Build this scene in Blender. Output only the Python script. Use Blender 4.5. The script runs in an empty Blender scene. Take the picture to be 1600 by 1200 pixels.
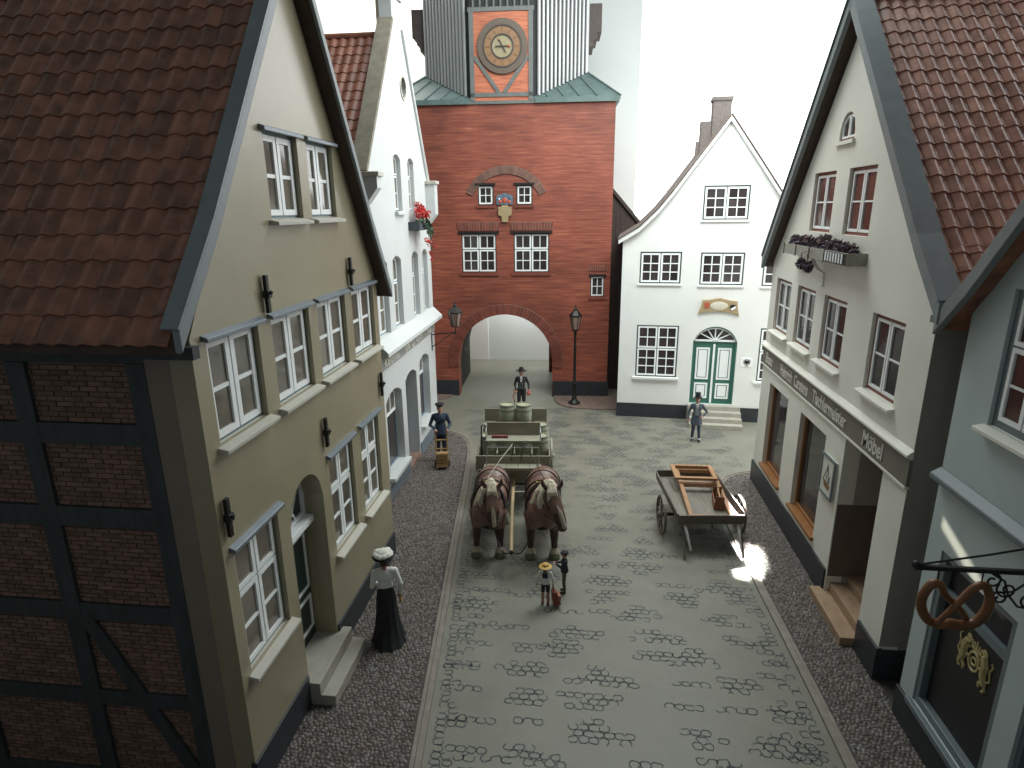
import bpy, bmesh, math, random
import numpy as np
from mathutils import Vector, Matrix
from mathutils.geometry import tessellate_polygon

# ------------------------------------------------------------------ camera, world, light, exposure
scene = bpy.context.scene
COL = scene.collection
CAM_H = 7.6
def look_axes():
    f, cx, cy = 963.0, 800.0, 600.0
    r0 = lambda px, py: Vector(((px-cx)/f, -(py-cy)/f, -1.0))
    y = r0(917, 325).normalized()
    z = -r0(836, 3986); z = (z - y*z.dot(y)).normalized()
    x = y.cross(z)
    return Matrix((x, y, z))
cam_data = bpy.data.cameras.new('camera')
cam_data.sensor_width = 36.0
cam_data.lens = 36.0*963.0/1600.0
cam_data.clip_start = 0.05
cam_data.clip_end = 300.0
cam = bpy.data.objects.new('camera', cam_data)
COL.objects.link(cam)
cam.matrix_world = Matrix.Translation((0, 0, CAM_H)) @ look_axes().to_4x4()
scene.camera = cam

world = bpy.data.worlds.new('World')
scene.world = world
world.use_nodes = True
bg = world.node_tree.nodes['Background']
bg.inputs['Color'].default_value = (0.86, 0.97, 1.0, 1)
bg.inputs['Strength'].default_value = 0.165

scene.view_settings.view_transform = 'Standard'
scene.view_settings.look = 'None'
scene.view_settings.exposure = 0.0
scene.view_settings.gamma = 1.0
scene.render.engine = 'CYCLES'

def area_light(name, loc, target, sx, sy, power, color=(1, 1, 1), spread=180):
    d = bpy.data.lights.new(name, 'AREA')
    d.shape = 'RECTANGLE'; d.size = sx; d.size_y = sy
    d.energy = power; d.color = color; d.spread = math.radians(spread)
    o = bpy.data.objects.new(name, d); COL.objects.link(o)
    o.location = loc
    o.rotation_euler = (Vector(target)-Vector(loc)).to_track_quat('-Z', 'Y').to_euler()
    return o
# soft museum ceiling light over the square, then added fills with no real lamp
COOL = (0.93, 1.0, 0.97)
area_light('ceiling_or_fill_lamp', (1.0, 17.5, 17.5), (0.0, 22.0, 0.0), 12, 8, 2000, COOL)
area_light('ceiling_or_fill_lamp', (3.8, 17.6, 13.0), (3.5, 22.5, 1.5), 5, 4, 800, COOL)  # added fill that brightens the white house front
area_light('backdrop_fill', (-8.5, 28.0, 18.0), (-8.5, 31.2, 11.0), 7, 1.0, 700, (1.0, 1.0, 0.94))  # added fill hidden behind the tower to brighten the left backdrop
area_light('backdrop_fill', (-3.0, 29.75, 5.2), (-4.0, 31.2, 1.2), 4, 0.5, 330, COOL)  # added fill that brightens the backdrop seen through the arch
# two narrow shafts of sunlight that slip past the window edge
area_light('sun_shaft', (5.62, 26.5, 17.0), (3.74, 12.62, 0.0), 0.55, 0.95, 100, (1.0, 0.97, 0.9), 1.0)
area_light('sun_shaft', (-5.5, 13.5, 12.0), (4.9, 7.62, 3.22), 1.05, 0.13, 0.7, (1.0, 0.86, 0.66), 0.4)

# ------------------------------------------------------------------ materials
MATS = {}
def mat(name, col, rough=0.6, var=0.12, scale=6.0, bump=0.0, bscale=60.0, metal=0.0, spec=0.5,
        rnd=0.0, island=0.0, stretch=(1, 1, 1), col2=None, emit=0.0):
    if name in MATS: return MATS[name]
    m = bpy.data.materials.new(name); m.use_nodes = True
    nt = m.node_tree; N = nt.nodes; Lk = nt.links
    p = N['Principled BSDF']
    p.inputs['Roughness'].default_value = rough
    p.inputs['Metallic'].default_value = metal
    p.inputs['Specular IOR Level'].default_value = spec
    tc = N.new('ShaderNodeTexCoord'); mp = N.new('ShaderNodeMapping')
    mp.inputs['Scale'].default_value = stretch
    Lk.new(tc.outputs['Object'], mp.inputs['Vector'])
    if rnd:
        oj = N.new('ShaderNodeObjectInfo'); ad = N.new('ShaderNodeVectorMath'); ad.operation = 'MULTIPLY_ADD'
        Lk.new(oj.outputs['Random'], ad.inputs[0]); ad.inputs[1].default_value = (31, 47, 23)
        Lk.new(tc.outputs['Object'], ad.inputs[2]); Lk.new(ad.outputs[0], mp.inputs['Vector'])
    nz = N.new('ShaderNodeTexNoise'); nz.inputs['Scale'].default_value = scale
    nz.inputs['Detail'].default_value = 6; nz.inputs['Roughness'].default_value = 0.6
    Lk.new(mp.outputs[0], nz.inputs['Vector'])
    rp = N.new('ShaderNodeValToRGB')
    c1 = [max(0, c*(1-var)) for c in col]; c2 = [min(1, c*(1+var)) for c in (col2 or col)]
    rp.color_ramp.elements[0].position = 0.32; rp.color_ramp.elements[1].position = 0.68
    rp.color_ramp.elements[0].color = (*c1, 1); rp.color_ramp.elements[1].color = (*c2, 1)
    Lk.new(nz.outputs['Fac'], rp.inputs['Fac'])
    out = rp.outputs['Color']
    if rnd or island:
        hs = N.new('ShaderNodeHueSaturation')
        mr = N.new('ShaderNodeMapRange')
        k = rnd or island
        mr.inputs['To Min'].default_value = 1-k; mr.inputs['To Max'].default_value = 1+k
        if rnd:
            oi = N.new('ShaderNodeObjectInfo'); Lk.new(oi.outputs['Random'], mr.inputs['Value'])
        else:
            ge = N.new('ShaderNodeNewGeometry'); Lk.new(ge.outputs['Random Per Island'], mr.inputs['Value'])
        Lk.new(mr.outputs[0], hs.inputs['Value']); Lk.new(out, hs.inputs['Color'])
        out = hs.outputs['Color']
    Lk.new(out, p.inputs['Base Color'])
    if bump:
        nb = N.new('ShaderNodeTexNoise'); nb.inputs['Scale'].default_value = bscale
        nb.inputs['Detail'].default_value = 4
        Lk.new(mp.outputs[0], nb.inputs['Vector'])
        bp = N.new('ShaderNodeBump'); bp.inputs['Strength'].default_value = bump; bp.inputs['Distance'].default_value = 0.02
        Lk.new(nb.outputs['Fac'], bp.inputs['Height']); Lk.new(bp.outputs[0], p.inputs['Normal'])
    if emit:
        p.inputs['Emission Color'].default_value = (*col, 1); p.inputs['Emission Strength'].default_value = emit
    MATS[name] = m
    return m

M_TAN = mat('tan_paint', (0.305, 0.267, 0.178), 0.22, 0.07, 0.8, 0.10, 40)
M_WHITE = mat('white_plaster', (0.57, 0.59, 0.585), 0.6, 0.025, 1.5, 0.08, 30)
M_WHITE2 = mat('bright_white_plaster', (0.75, 0.757, 0.735), 0.6, 0.025, 1.5, 0.08, 30)
M_CREAM = mat('cream_plaster', (0.74, 0.725, 0.655), 0.45, 0.05, 0.8, 0.08, 30)
M_GREY = mat('grey_green_paint', (0.43, 0.495, 0.495), 0.5, 0.04, 1.3, 0.06, 30)
M_GREYTRIM = mat('slate_trim', (0.14, 0.17, 0.18), 0.45, 0.06, 4)
M_VERGE = mat('bluegrey_board', (0.20, 0.228, 0.236), 0.45, 0.10, 3, 0.1, 20, stretch=(1, 1, 1))
M_SHADEWALL = mat('shaded_side_paint', (0.21, 0.17, 0.13), 0.6, 0.06, 2, 0.08, 30)  # darker copy of the tan wall, its shade put into the colour
M_PLINTH = mat('black_plinth', (0.028, 0.032, 0.038), 0.4, 0.12, 3, 0.05, 30)
M_SASH = mat('white_sash', (0.86, 0.88, 0.88), 0.35, 0.02, 5)
M_TEAL = mat('teal_frame', (0.10, 0.17, 0.19), 0.4, 0.08, 6)
M_DKFRAME = mat('dark_green_frame', (0.035, 0.06, 0.055), 0.4, 0.1, 6)
M_REDFRAME = mat('red_brown_frame', (0.21, 0.07, 0.045), 0.45, 0.1, 6)
M_WOODFRAME = mat('varnished_frame', (0.27, 0.12, 0.045), 0.4, 0.2, 10, stretch=(1, 1, 6))
M_BLUEFRAME = mat('blue_grey_frame', (0.16, 0.22, 0.29), 0.4, 0.08, 6)
M_PANE = mat('brown_glass', (0.15, 0.132, 0.105), 0.06, 0.25, 1.2, spec=0.6, rnd=0.25)
M_PANEDK = mat('dark_glass', (0.042, 0.034, 0.034), 0.06, 0.3, 2.0, spec=0.55, rnd=0.3)
M_SILL = mat('stone_sill', (0.50, 0.48, 0.42), 0.6, 0.06, 8, 0.1, 60)
M_LEAD = mat('lead_lintel', (0.17, 0.20, 0.23), 0.38, 0.1, 6, metal=0.3)
M_IRON = mat('wrought_iron', (0.02, 0.019, 0.018), 0.45, 0.2, 12, metal=0.4)
M_TIMBER = mat('dark_timber', (0.042, 0.047, 0.048), 0.6, 0.25, 6, 0.3, 30, stretch=(1, 1, 0.3))
M_BRICK = mat('dull_brick', (0.185, 0.108, 0.08), 0.8, 0.25, 9, 0.2, 50, island=0.25)
M_MORTAR = mat('mortar', (0.165, 0.105, 0.082), 0.9, 0.1, 10)
M_TILE_L = mat('dark_pantile', (0.19, 0.082, 0.050), 0.42, 0.32, 3.2, 0.15, 30, rnd=0.18, col2=(0.27, 0.11, 0.064))
M_TILE_R = mat('red_pantile', (0.29, 0.135, 0.098), 0.34, 0.25, 3.2, 0.15, 30, rnd=0.15, col2=(0.37, 0.19, 0.14))
M_TILE_W = mat('warm_pantile', (0.21, 0.075, 0.045), 0.5, 0.25, 3.2, 0.15, 30, rnd=0.14)
M_DECK = mat('roof_deck', (0.07, 0.045, 0.035), 0.8, 0.2, 5)
M_STEP = mat('stone_step', (0.36, 0.34, 0.29), 0.65, 0.1, 5, 0.12, 50)
M_WOODSTEP = mat('brown_step', (0.33, 0.22, 0.14), 0.6, 0.15, 5, 0.1, 40)
M_DOOR = mat('bottle_green_door', (0.025, 0.05, 0.042), 0.35, 0.1, 8)
M_DOORG = mat('green_door', (0.045, 0.15, 0.115), 0.4, 0.08, 8)
M_COPPER = mat('copper_roof', (0.095, 0.14, 0.135), 0.5, 0.2, 4, 0.1, 30)
M_ROAD = None
M_COBBLE = mat('cobble_stone', (0.14, 0.096, 0.075), 0.45, 0.3, 5, 0.3, 90, island=0.45, col2=(0.120, 0.110, 0.105))
M_PAVE = mat('pavement_bed', (0.06, 0.052, 0.046), 0.8, 0.2, 10, 0.2, 60)
M_KERB = mat('kerb_stone', (0.21, 0.185, 0.155), 0.6, 0.18, 5, 0.15, 60)
M_INK = mat('road_ink', (0.088, 0.098, 0.104), 0.7, 0.25, 9)
M_SIGN = mat('sign_band', (0.17, 0.155, 0.13), 0.6, 0.08, 4)
M_SIGNLW = mat('sign_band_grey', (0.27, 0.27, 0.25), 0.6, 0.08, 4)
M_LETTER = mat('letter_paint', (0.62, 0.60, 0.54), 0.5, 0.04, 8)
M_SLAT = mat('zinc_slat', (0.42, 0.43, 0.43), 0.42, 0.08, 3, metal=0.25, stretch=(1, 1, 0.2))
M_SLATDK = mat('dark_boarding', (0.028, 0.03, 0.032), 0.7, 0.1, 5)
M_TFRAME = mat('tower_frame', (0.13, 0.14, 0.135), 0.55, 0.15, 6)
M_ARCHBRICK = mat('arch_brick', (0.20, 0.052, 0.034), 0.7, 0.2, 12, 0.15, 60, rnd=0.22)
M_GREYBRICK = mat('grey_arch_brick', (0.19, 0.10, 0.075), 0.7, 0.2, 12, 0.15, 60, rnd=0.25)  # greyer brick of the relief arch
M_JOINT = mat('arch_joint', (0.22, 0.17, 0.15), 0.85, 0.1, 12)
M_GOLDWOOD = mat('clock_wood', (0.25, 0.135, 0.062), 0.5, 0.15, 9)
M_CREAMFACE = mat('clock_face', (0.31, 0.26, 0.155), 0.5, 0.1, 9)
M_RING = mat('clock_ring', (0.045, 0.035, 0.03), 0.5, 0.1, 9)
M_CLOCKRIM = mat('clock_rim', (0.115, 0.085, 0.065), 0.55, 0.12, 9)
M_SANDSTONE = mat('sandstone', (0.36, 0.27, 0.15), 0.75, 0.2, 14, 0.3, 50)
M_BLUE = mat('crest_blue', (0.10, 0.16, 0.22), 0.55, 0.3, 14)
M_CRESTRED = mat('crest_red', (0.45, 0.09, 0.05), 0.55, 0.2, 14)
M_BACK = mat('pale_backdrop', (0.72, 0.76, 0.745), 0.8, 0.015, 0.3)
M_BACKW = mat('white_backdrop', (0.82, 0.83, 0.79), 0.8, 0.015, 0.3)
M_BLACK = mat('black_paint', (0.012, 0.012, 0.013), 0.5, 0.2, 8)
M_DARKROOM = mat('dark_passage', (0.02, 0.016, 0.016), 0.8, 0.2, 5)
M_LANTERN = mat('lantern_glass', (0.25, 0.17, 0.14), 0.15, 0.1, 8)
M_CHIM = mat('chimney_brick', (0.15, 0.125, 0.115), 0.8, 0.25, 10, 0.3, 40)
M_ANNEX = mat('annex_board', (0.05, 0.033, 0.028), 0.6, 0.25, 6, rnd=0.2)
M_GOLD = mat('gilt_paint', (0.42, 0.35, 0.16), 0.5, 0.15, 15)
M_PRETZEL = mat('pretzel_crust', (0.17, 0.066, 0.022), 0.38, 0.35, 5, 0.1, 30)

def brick_tower_material():
    m = bpy.data.materials.new('painted_brickwork'); m.use_nodes = True
    nt = m.node_tree; N = nt.nodes; Lk = nt.links; p = N['Principled BSDF']
    p.inputs['Roughness'].default_value = 0.6
    tc = N.new('ShaderNodeTexCoord')
    mp = N.new('ShaderNodeMapping'); mp.inputs['Scale'].default_value = (0.55, 0.55, 9)
    Lk.new(tc.outputs['Object'], mp.inputs['Vector'])
    n1 = N.new('ShaderNodeTexNoise'); n1.inputs['Scale'].default_value = 1.6; n1.inputs['Detail'].default_value = 7
    n1.inputs['Roughness'].default_value = 0.62
    Lk.new(mp.outputs[0], n1.inputs['Vector'])
    r1 = N.new('ShaderNodeValToRGB'); e = r1.color_ramp.elements
    e[0].position = 0.28; e[0].color = (0.135, 0.034, 0.024, 1)
    e[1].position = 0.76; e[1].color = (0.45, 0.165, 0.085, 1)
    k = e.new(0.48); k.color = (0.25, 0.064, 0.040, 1)
    k = e.new(0.62); k.color = (0.33, 0.098, 0.056, 1)
    Lk.new(n1.outputs['Fac'], r1.inputs['Fac'])
    # worn broad patches of paler and darker brick
    n2 = N.new('ShaderNodeTexNoise'); n2.inputs['Scale'].default_value = 0.42; n2.inputs['Detail'].default_value = 3
    Lk.new(tc.outputs['Object'], n2.inputs['Vector'])
    r2 = N.new('ShaderNodeMapRange'); r2.inputs['From Min'].default_value = 0.3; r2.inputs['From Max'].default_value = 0.7
    r2.inputs['To Min'].default_value = 0.74; r2.inputs['To Max'].default_value = 1.4
    Lk.new(n2.outputs['Fac'], r2.inputs['Value'])
    hs = N.new('ShaderNodeHueSaturation'); Lk.new(r2.outputs[0], hs.inputs['Value']); Lk.new(r1.outputs['Color'], hs.inputs['Color'])
    # fine courses
    sp = N.new('ShaderNodeSeparateXYZ'); Lk.new(tc.outputs['Object'], sp.inputs[0])
    cb = N.new('ShaderNodeCombineXYZ')
    Lk.new(sp.outputs['X'], cb.inputs['X']); Lk.new(sp.outputs['Z'], cb.inputs['Y'])
    br = N.new('ShaderNodeTexBrick'); br.inputs['Scale'].default_value = 1.0
    br.inputs['Brick Width'].default_value = 0.24; br.inputs['Row Height'].default_value = 0.075
    br.inputs['Mortar Size'].default_value = 0.008
    br.inputs['Color1'].default_value = (1, 1, 1, 1); br.inputs['Color2'].default_value = (0.84, 0.84, 0.84, 1)
    br.inputs['Mortar'].default_value = (0.72, 0.70, 0.68, 1)
    Lk.new(cb.outputs[0], br.inputs['Vector'])
    mx = N.new('ShaderNodeMix'); mx.data_type = 'RGBA'; mx.blend_type = 'MULTIPLY'; mx.inputs['Factor'].default_value = 0.7
    Lk.new(hs.outputs['Color'], mx.inputs['A']); Lk.new(br.outputs['Color'], mx.inputs['B'])
    Lk.new(mx.outputs['Result'], p.inputs['Base Color'])
    bp = N.new('ShaderNodeBump'); bp.inputs['Strength'].default_value = 0.25; bp.inputs['Distance'].default_value = 0.01
    Lk.new(br.outputs['Fac'], bp.inputs['Height']); bp.invert = True
    Lk.new(bp.outputs[0], p.inputs['Normal'])
    return m
M_TOWER = brick_tower_material()
M_CLOCKBRICK = mat('clock_panel_brick', (0.40, 0.105, 0.06), 0.65, 0.25, 2.2, stretch=(0.6, 0.6, 9), col2=(0.50, 0.17, 0.09))

def road_material():
    m = bpy.data.materials.new('painted_road'); m.use_nodes = True
    nt = m.node_tree; N = nt.nodes; Lk = nt.links; p = N['Principled BSDF']
    tc = N.new('ShaderNodeTexCoord')
    n1 = N.new('ShaderNodeTexNoise'); n1.inputs['Scale'].default_value = 0.9; n1.inputs['Detail'].default_value = 8
    n1.inputs['Roughness'].default_value = 0.65
    Lk.new(tc.outputs['Object'], n1.inputs['Vector'])
    r1 = N.new('ShaderNodeValToRGB'); e = r1.color_ramp.elements
    e[0].position = 0.3; e[0].color = (0.160, 0.157, 0.124, 1); e[1].position = 0.7; e[1].color = (0.212, 0.208, 0.168, 1)
    Lk.new(n1.outputs['Fac'], r1.inputs['Fac'])
    n2 = N.new('ShaderNodeTexNoise'); n2.inputs['Scale'].default_value = 120; n2.inputs['Detail'].default_value = 3
    Lk.new(tc.outputs['Object'], n2.inputs['Vector'])
    mr = N.new('ShaderNodeMapRange'); mr.inputs['To Min'].default_value = 0.9; mr.inputs['To Max'].default_value = 1.1
    Lk.new(n2.outputs['Fac'], mr.inputs['Value'])
    hs = N.new('ShaderNodeHueSaturation'); Lk.new(mr.outputs[0], hs.inputs['Value']); Lk.new(r1.outputs['Color'], hs.inputs['Color'])
    n4 = N.new('ShaderNodeTexNoise'); n4.inputs['Scale'].default_value = 0.35; n4.inputs['Detail'].default_value = 9; n4.inputs['Roughness'].default_value = 0.7
    Lk.new(tc.outputs['Object'], n4.inputs['Vector'])
    m4 = N.new('ShaderNodeMapRange'); m4.inputs['From Min'].default_value = 0.48; m4.inputs['From Max'].default_value = 0.72; m4.inputs['To Max'].default_value = 0.45
    Lk.new(n4.outputs['Fac'], m4.inputs['Value'])
    mx = N.new('ShaderNodeMix'); mx.data_type = 'RGBA'; mx.inputs['B'].default_value = (0.145, 0.125, 0.10, 1)
    Lk.new(m4.outputs[0], mx.inputs['Factor']); Lk.new(hs.outputs['Color'], mx.inputs['A'])
    Lk.new(mx.outputs['Result'], p.inputs['Base Color'])
    r3 = N.new('ShaderNodeMapRange'); r3.inputs['To Min'].default_value = 0.42; r3.inputs['To Max'].default_value = 0.6
    Lk.new(n1.outputs['Fac'], r3.inputs['Value']); Lk.new(r3.outputs[0], p.inputs['Roughness'])
    bp = N.new('ShaderNodeBump'); bp.inputs['Strength'].default_value = 0.08; bp.inputs['Distance'].default_value = 0.01
    Lk.new(n2.outputs['Fac'], bp.inputs['Height']); Lk.new(bp.outputs[0], p.inputs['Normal'])
    return m
M_ROAD = road_material()

# ------------------------------------------------------------------ mesh helpers
class MB:
    def __init__(s): s.v = []; s.f = []; s.mi = []; s.m = 0
    def add(s, vs, fs):
        o = len(s.v); s.v += [tuple(x) for x in vs]
        for f in fs: s.f.append([i+o for i in f]); s.mi.append(s.m)
        return s
    def box(s, x0, x1, y0, y1, z0, z1):
        v = [(x0, y0, z0), (x1, y0, z0), (x1, y1, z0), (x0, y1, z0), (x0, y0, z1), (x1, y0, z1), (x1, y1, z1), (x0, y1, z1)]
        return s.add(v, [(0, 3, 2, 1), (4, 5, 6, 7), (0, 1, 5, 4), (1, 2, 6, 5), (2, 3, 7, 6), (3, 0, 4, 7)])
    def obox(s, M, x0, x1, y0, y1, z0, z1):
        n = len(s.v); s.box(x0, x1, y0, y1, z0, z1)
        for i in range(n, len(s.v)): s.v[i] = tuple(M @ Vector(s.v[i]))
        return s
    def bar(s, a, b, w, t, up=(0, 0, 1)):
        a = Vector(a); b = Vector(b); d = (b-a).normalized(); u = Vector(up)
        if abs(d.dot(u)) > 0.98: u = Vector((1, 0, 0))
        sd = d.cross(u).normalized(); u2 = sd.cross(d)
        v = []
        for p in (a, b):
            for i, j in ((-1, -1), (1, -1), (1, 1), (-1, 1)): v.append(p+sd*(i*w/2)+u2*(j*t/2))
        return s.add(v, [(3, 2, 1, 0), (4, 5, 6, 7), (0, 1, 5, 4), (1, 2, 6, 5), (2, 3, 7, 6), (3, 0, 4, 7)])
    def prism(s, loop, a, b):
        """loop = [(x,z)], extruded along y from a to b"""
        n = len(loop)
        v = [(x, a, z) for x, z in loop]+[(x, b, z) for x, z in loop]
        tri = tessellate_polygon([[Vector((x, z, 0)) for x, z in loop]])
        f = [tuple(t) for t in tri]+[tuple(i+n for i in reversed(t)) for t in tri]
        f += [(i, (i+1) % n, n+(i+1) % n, n+i) for i in range(n)]
        return s.add(v, f)
    def prism_z(s, loop, a, b):
        n = len(loop)
        v = [(x, y, a) for x, y in loop]+[(x, y, b) for x, y in loop]
        tri = tessellate_polygon([[Vector((x, y, 0)) for x, y in loop]])
        f = [tuple(t) for t in tri]+[tuple(i+n for i in reversed(t)) for t in tri]
        f += [(i, (i+1) % n, n+(i+1) % n, n+i) for i in range(n)]
        return s.add(v, f)
    def wall(s, outer, holes, a, b):
        loops = [outer]+holes
        flat = [p for l in loops for p in l]; n = len(flat)
        v = [(x, a, z) for x, z in flat]+[(x, b, z) for x, z in flat]
        tri = tessellate_polygon([[Vector((x, z, 0)) for x, z in l] for l in loops])
        f = [tuple(t) for t in tri]+[tuple(i+n for i in reversed(t)) for t in tri]
        o = 0
        for l in loops:
            k = len(l)
            f += [(o+i, o+(i+1) % k, n+o+(i+1) % k, n+o+i) for i in range(k)]
            o += k
        return s.add(v, f)
    def ring(s, outer, inner, a, b):
        n = len(outer); v = []
        for l in (outer, inner):
            for y in (a, b): v += [(x, y, z) for x, z in l]
        f = []
        for i in range(n):
            j = (i+1) % n
            f += [(i, j, 2*n+j, 2*n+i), (n+j, n+i, 3*n+i, 3*n+j), (j, i, n+i, n+j), (2*n+i, 2*n+j, 3*n+j, 3*n+i)]
        return s.add(v, f)
    def tube(s, pts, r, sides=8, closed=False, caps=True):
        pts = [Vector(p) for p in pts]; n = len(pts)
        rr = r if isinstance(r, (list, tuple)) else [r]*n
        o = []; prev = None
        for i, p in enumerate(pts):
            if closed: t = (pts[(i+1) % n]-pts[i-1])
            else: t = pts[min(i+1, n-1)]-pts[max(i-1, 0)]
            t.normalize()
            if prev is None:
                u = Vector((0, 0, 1)) if abs(t.z) < 0.9 else Vector((1, 0, 0))
                u = (u-t*u.dot(t)).normalized()
            else:
                u = (prev-t*prev.dot(t)).normalized()
            prev = u; w = t.cross(u)
            for k in range(sides):
                a = 2*math.pi*k/sides
                o.append(p+(u*math.cos(a)+w*math.sin(a))*rr[i])
        f = []
        for i in range(n if closed else n-1):
            j = (i+1) % n
            for k in range(sides):
                l = (k+1) % sides
                f.append((i*sides+k, i*sides+l, j*sides+l, j*sides+k))
        if caps and not closed:
            f.append(tuple(reversed(range(sides)))); f.append(tuple(range((n-1)*sides, n*sides)))
        return s.add(o, f)
    def lathe(s, prof, n=20, c=(0, 0, 0), sx=1, sy=1, axis='z'):
        v = []; f = []
        for r, z in prof:
            for k in range(n):
                a = 2*math.pi*k/n; x, y = r*math.cos(a)*sx, r*math.sin(a)*sy
                if axis == 'z': q = (x, y, z)
                elif axis == 'y': q = (x, z, y)
                else: q = (z, x, y)
                v.append((q[0]+c[0], q[1]+c[1], q[2]+c[2]))
        m = len(prof)
        for i in range(m-1):
            for k in range(n):
                l = (k+1) % n
                f.append((i*n+k, i*n+l, (i+1)*n+l, (i+1)*n+k))
        f.append(tuple(reversed(range(n)))); f.append(tuple(range((m-1)*n, m*n)))
        return s.add(v, f)
    def ball(s, c, r, n=10, m=6):
        rx, ry, rz = r if isinstance(r, (tuple, list)) else (r, r, r)
        prof = [(math.sin(math.pi*i/m), -math.cos(math.pi*i/m)) for i in range(1, m)]
        v = [(c[0], c[1], c[2]-rz)]
        for q, z in prof:
            for k in range(n):
                a = 2*math.pi*k/n
                v.append((c[0]+rx*q*math.cos(a), c[1]+ry*q*math.sin(a), c[2]+rz*z))
        v.append((c[0], c[1], c[2]+rz)); L = len(v)-1
        f = [(0, 1+(k+1) % n, 1+k) for k in range(n)]
        for i in range(m-2):
            for k in range(n):
                l = (k+1) % n
                f.append((1+i*n+k, 1+i*n+l, 1+(i+1)*n+l, 1+(i+1)*n+k))
        b = 1+(m-2)*n
        f += [(L, b+k, b+(k+1) % n) for k in range(n)]
        return s.add(v, f)
    def mesh(s, name, mats, smooth=False):
        me = bpy.data.meshes.new(name)
        me.from_pydata(s.v, [], s.f)
        if not isinstance(mats, (list, tuple)): mats = [mats]
        for m in mats: me.materials.append(m)
        if len(mats) > 1: me.polygons.foreach_set('material_index', s.mi)
        b = bmesh.new(); b.from_mesh(me)
        bmesh.ops.recalc_face_normals(b, faces=b.faces); b.to_mesh(me); b.free()
        if smooth:
            me.polygons.foreach_set('use_smooth', [True]*len(me.polygons))
            me.set_sharp_from_angle(angle=math.radians(40))
        me.update()
        return me
    def build(s, name, mats, parent=None, smooth=False, bevel=0.0):
        o = bpy.data.objects.new(name, s.mesh(name, mats, smooth)); COL.objects.link(o)
        if parent is not None: o.parent = parent
        if bevel:
            b = o.modifiers.new('bevel', 'BEVEL'); b.width = bevel; b.segments = 2; b.limit_method = 'ANGLE'
        return o

def thing(name, label, cat, loc=(0, 0, 0), rz=0.0, group=None):
    o = bpy.data.objects.new(name, None); COL.objects.link(o)
    o.empty_display_size = 0.2
    o.location = loc; o.rotation_euler = (0, 0, rz)
    return tag(o, label, cat, group)
def tag(o, label, cat, group=None):
    o['label'] = label; o['category'] = cat
    if group: o['group'] = group
    return o
def structure(o): o['kind'] = 'structure'; return o
def stuff(o): o['kind'] = 'stuff'; return o
def inst(name, mesh, parent, M):
    o = bpy.data.objects.new(name, mesh); COL.objects.link(o)
    o.parent = parent; o.matrix_local = M
    return o
R90 = math.pi/2

def arc_top(s0, s1, z1, rise):
    """top height over the opening; rise 0 = flat"""
    if rise <= 0: return lambda s: z1
    h = (s1-s0)/2; c = (s0+s1)/2; R = (h*h+rise*rise)/(2*rise); zc = z1-R
    return lambda s: zc+math.sqrt(max(0, R*R-(min(max(s, s0), s1)-c)**2))
def open_loop(s0, s1, z0, zt, n=1):
    l = [(s0, z0), (s1, z0)]
    for i in range(n+1):
        s = s1+(s0-s1)*i/n; l.append((s, zt(s)))
    return l
WORKBENCH = bpy.data.scenes.new('workbench')          # throw-away scene in which modifiers and text are evaluated quickly
def evaluated_mesh(o):
    WORKBENCH.collection.objects.link(o)
    with bpy.context.temp_override(scene=WORKBENCH, view_layer=WORKBENCH.view_layers[0]):
        dg = bpy.context.evaluated_depsgraph_get(); dg.update()
        me = bpy.data.meshes.new_from_object(o.evaluated_get(dg))
    WORKBENCH.collection.objects.unlink(o)
    return me
def text_mesh(txt, size, depth, fit_w=None, shear=0.0, bold=0.0):
    c = bpy.data.curves.new('lettering', 'FONT'); c.body = txt; c.size = size; c.extrude = depth
    c.shear = shear; c.offset = bold; c.align_x = 'LEFT'; c.resolution_u = 3
    o = bpy.data.objects.new('lettering', c)
    me = evaluated_mesh(o)
    bpy.data.objects.remove(o); bpy.data.curves.remove(c)
    me.name = 'lettering'
    xs = [v.co.x for v in me.vertices]; x0, x1 = min(xs), max(xs)
    k = (fit_w/(x1-x0)) if fit_w else 1.0
    for v in me.vertices:
        v.co = Vector(((v.co.x-x0)*k, -v.co.z, v.co.y))
    return me
def lettering(parent, txt, s0, s1, z, size, d, material, name='lettering'):
    me = text_mesh(txt, size, 0.006, s1-s0, 0.0, 0.006)
    me.materials.clear(); me.materials.append(material)
    return inst(name, me, parent, Matrix.Translation((s0, d, z)))

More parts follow.
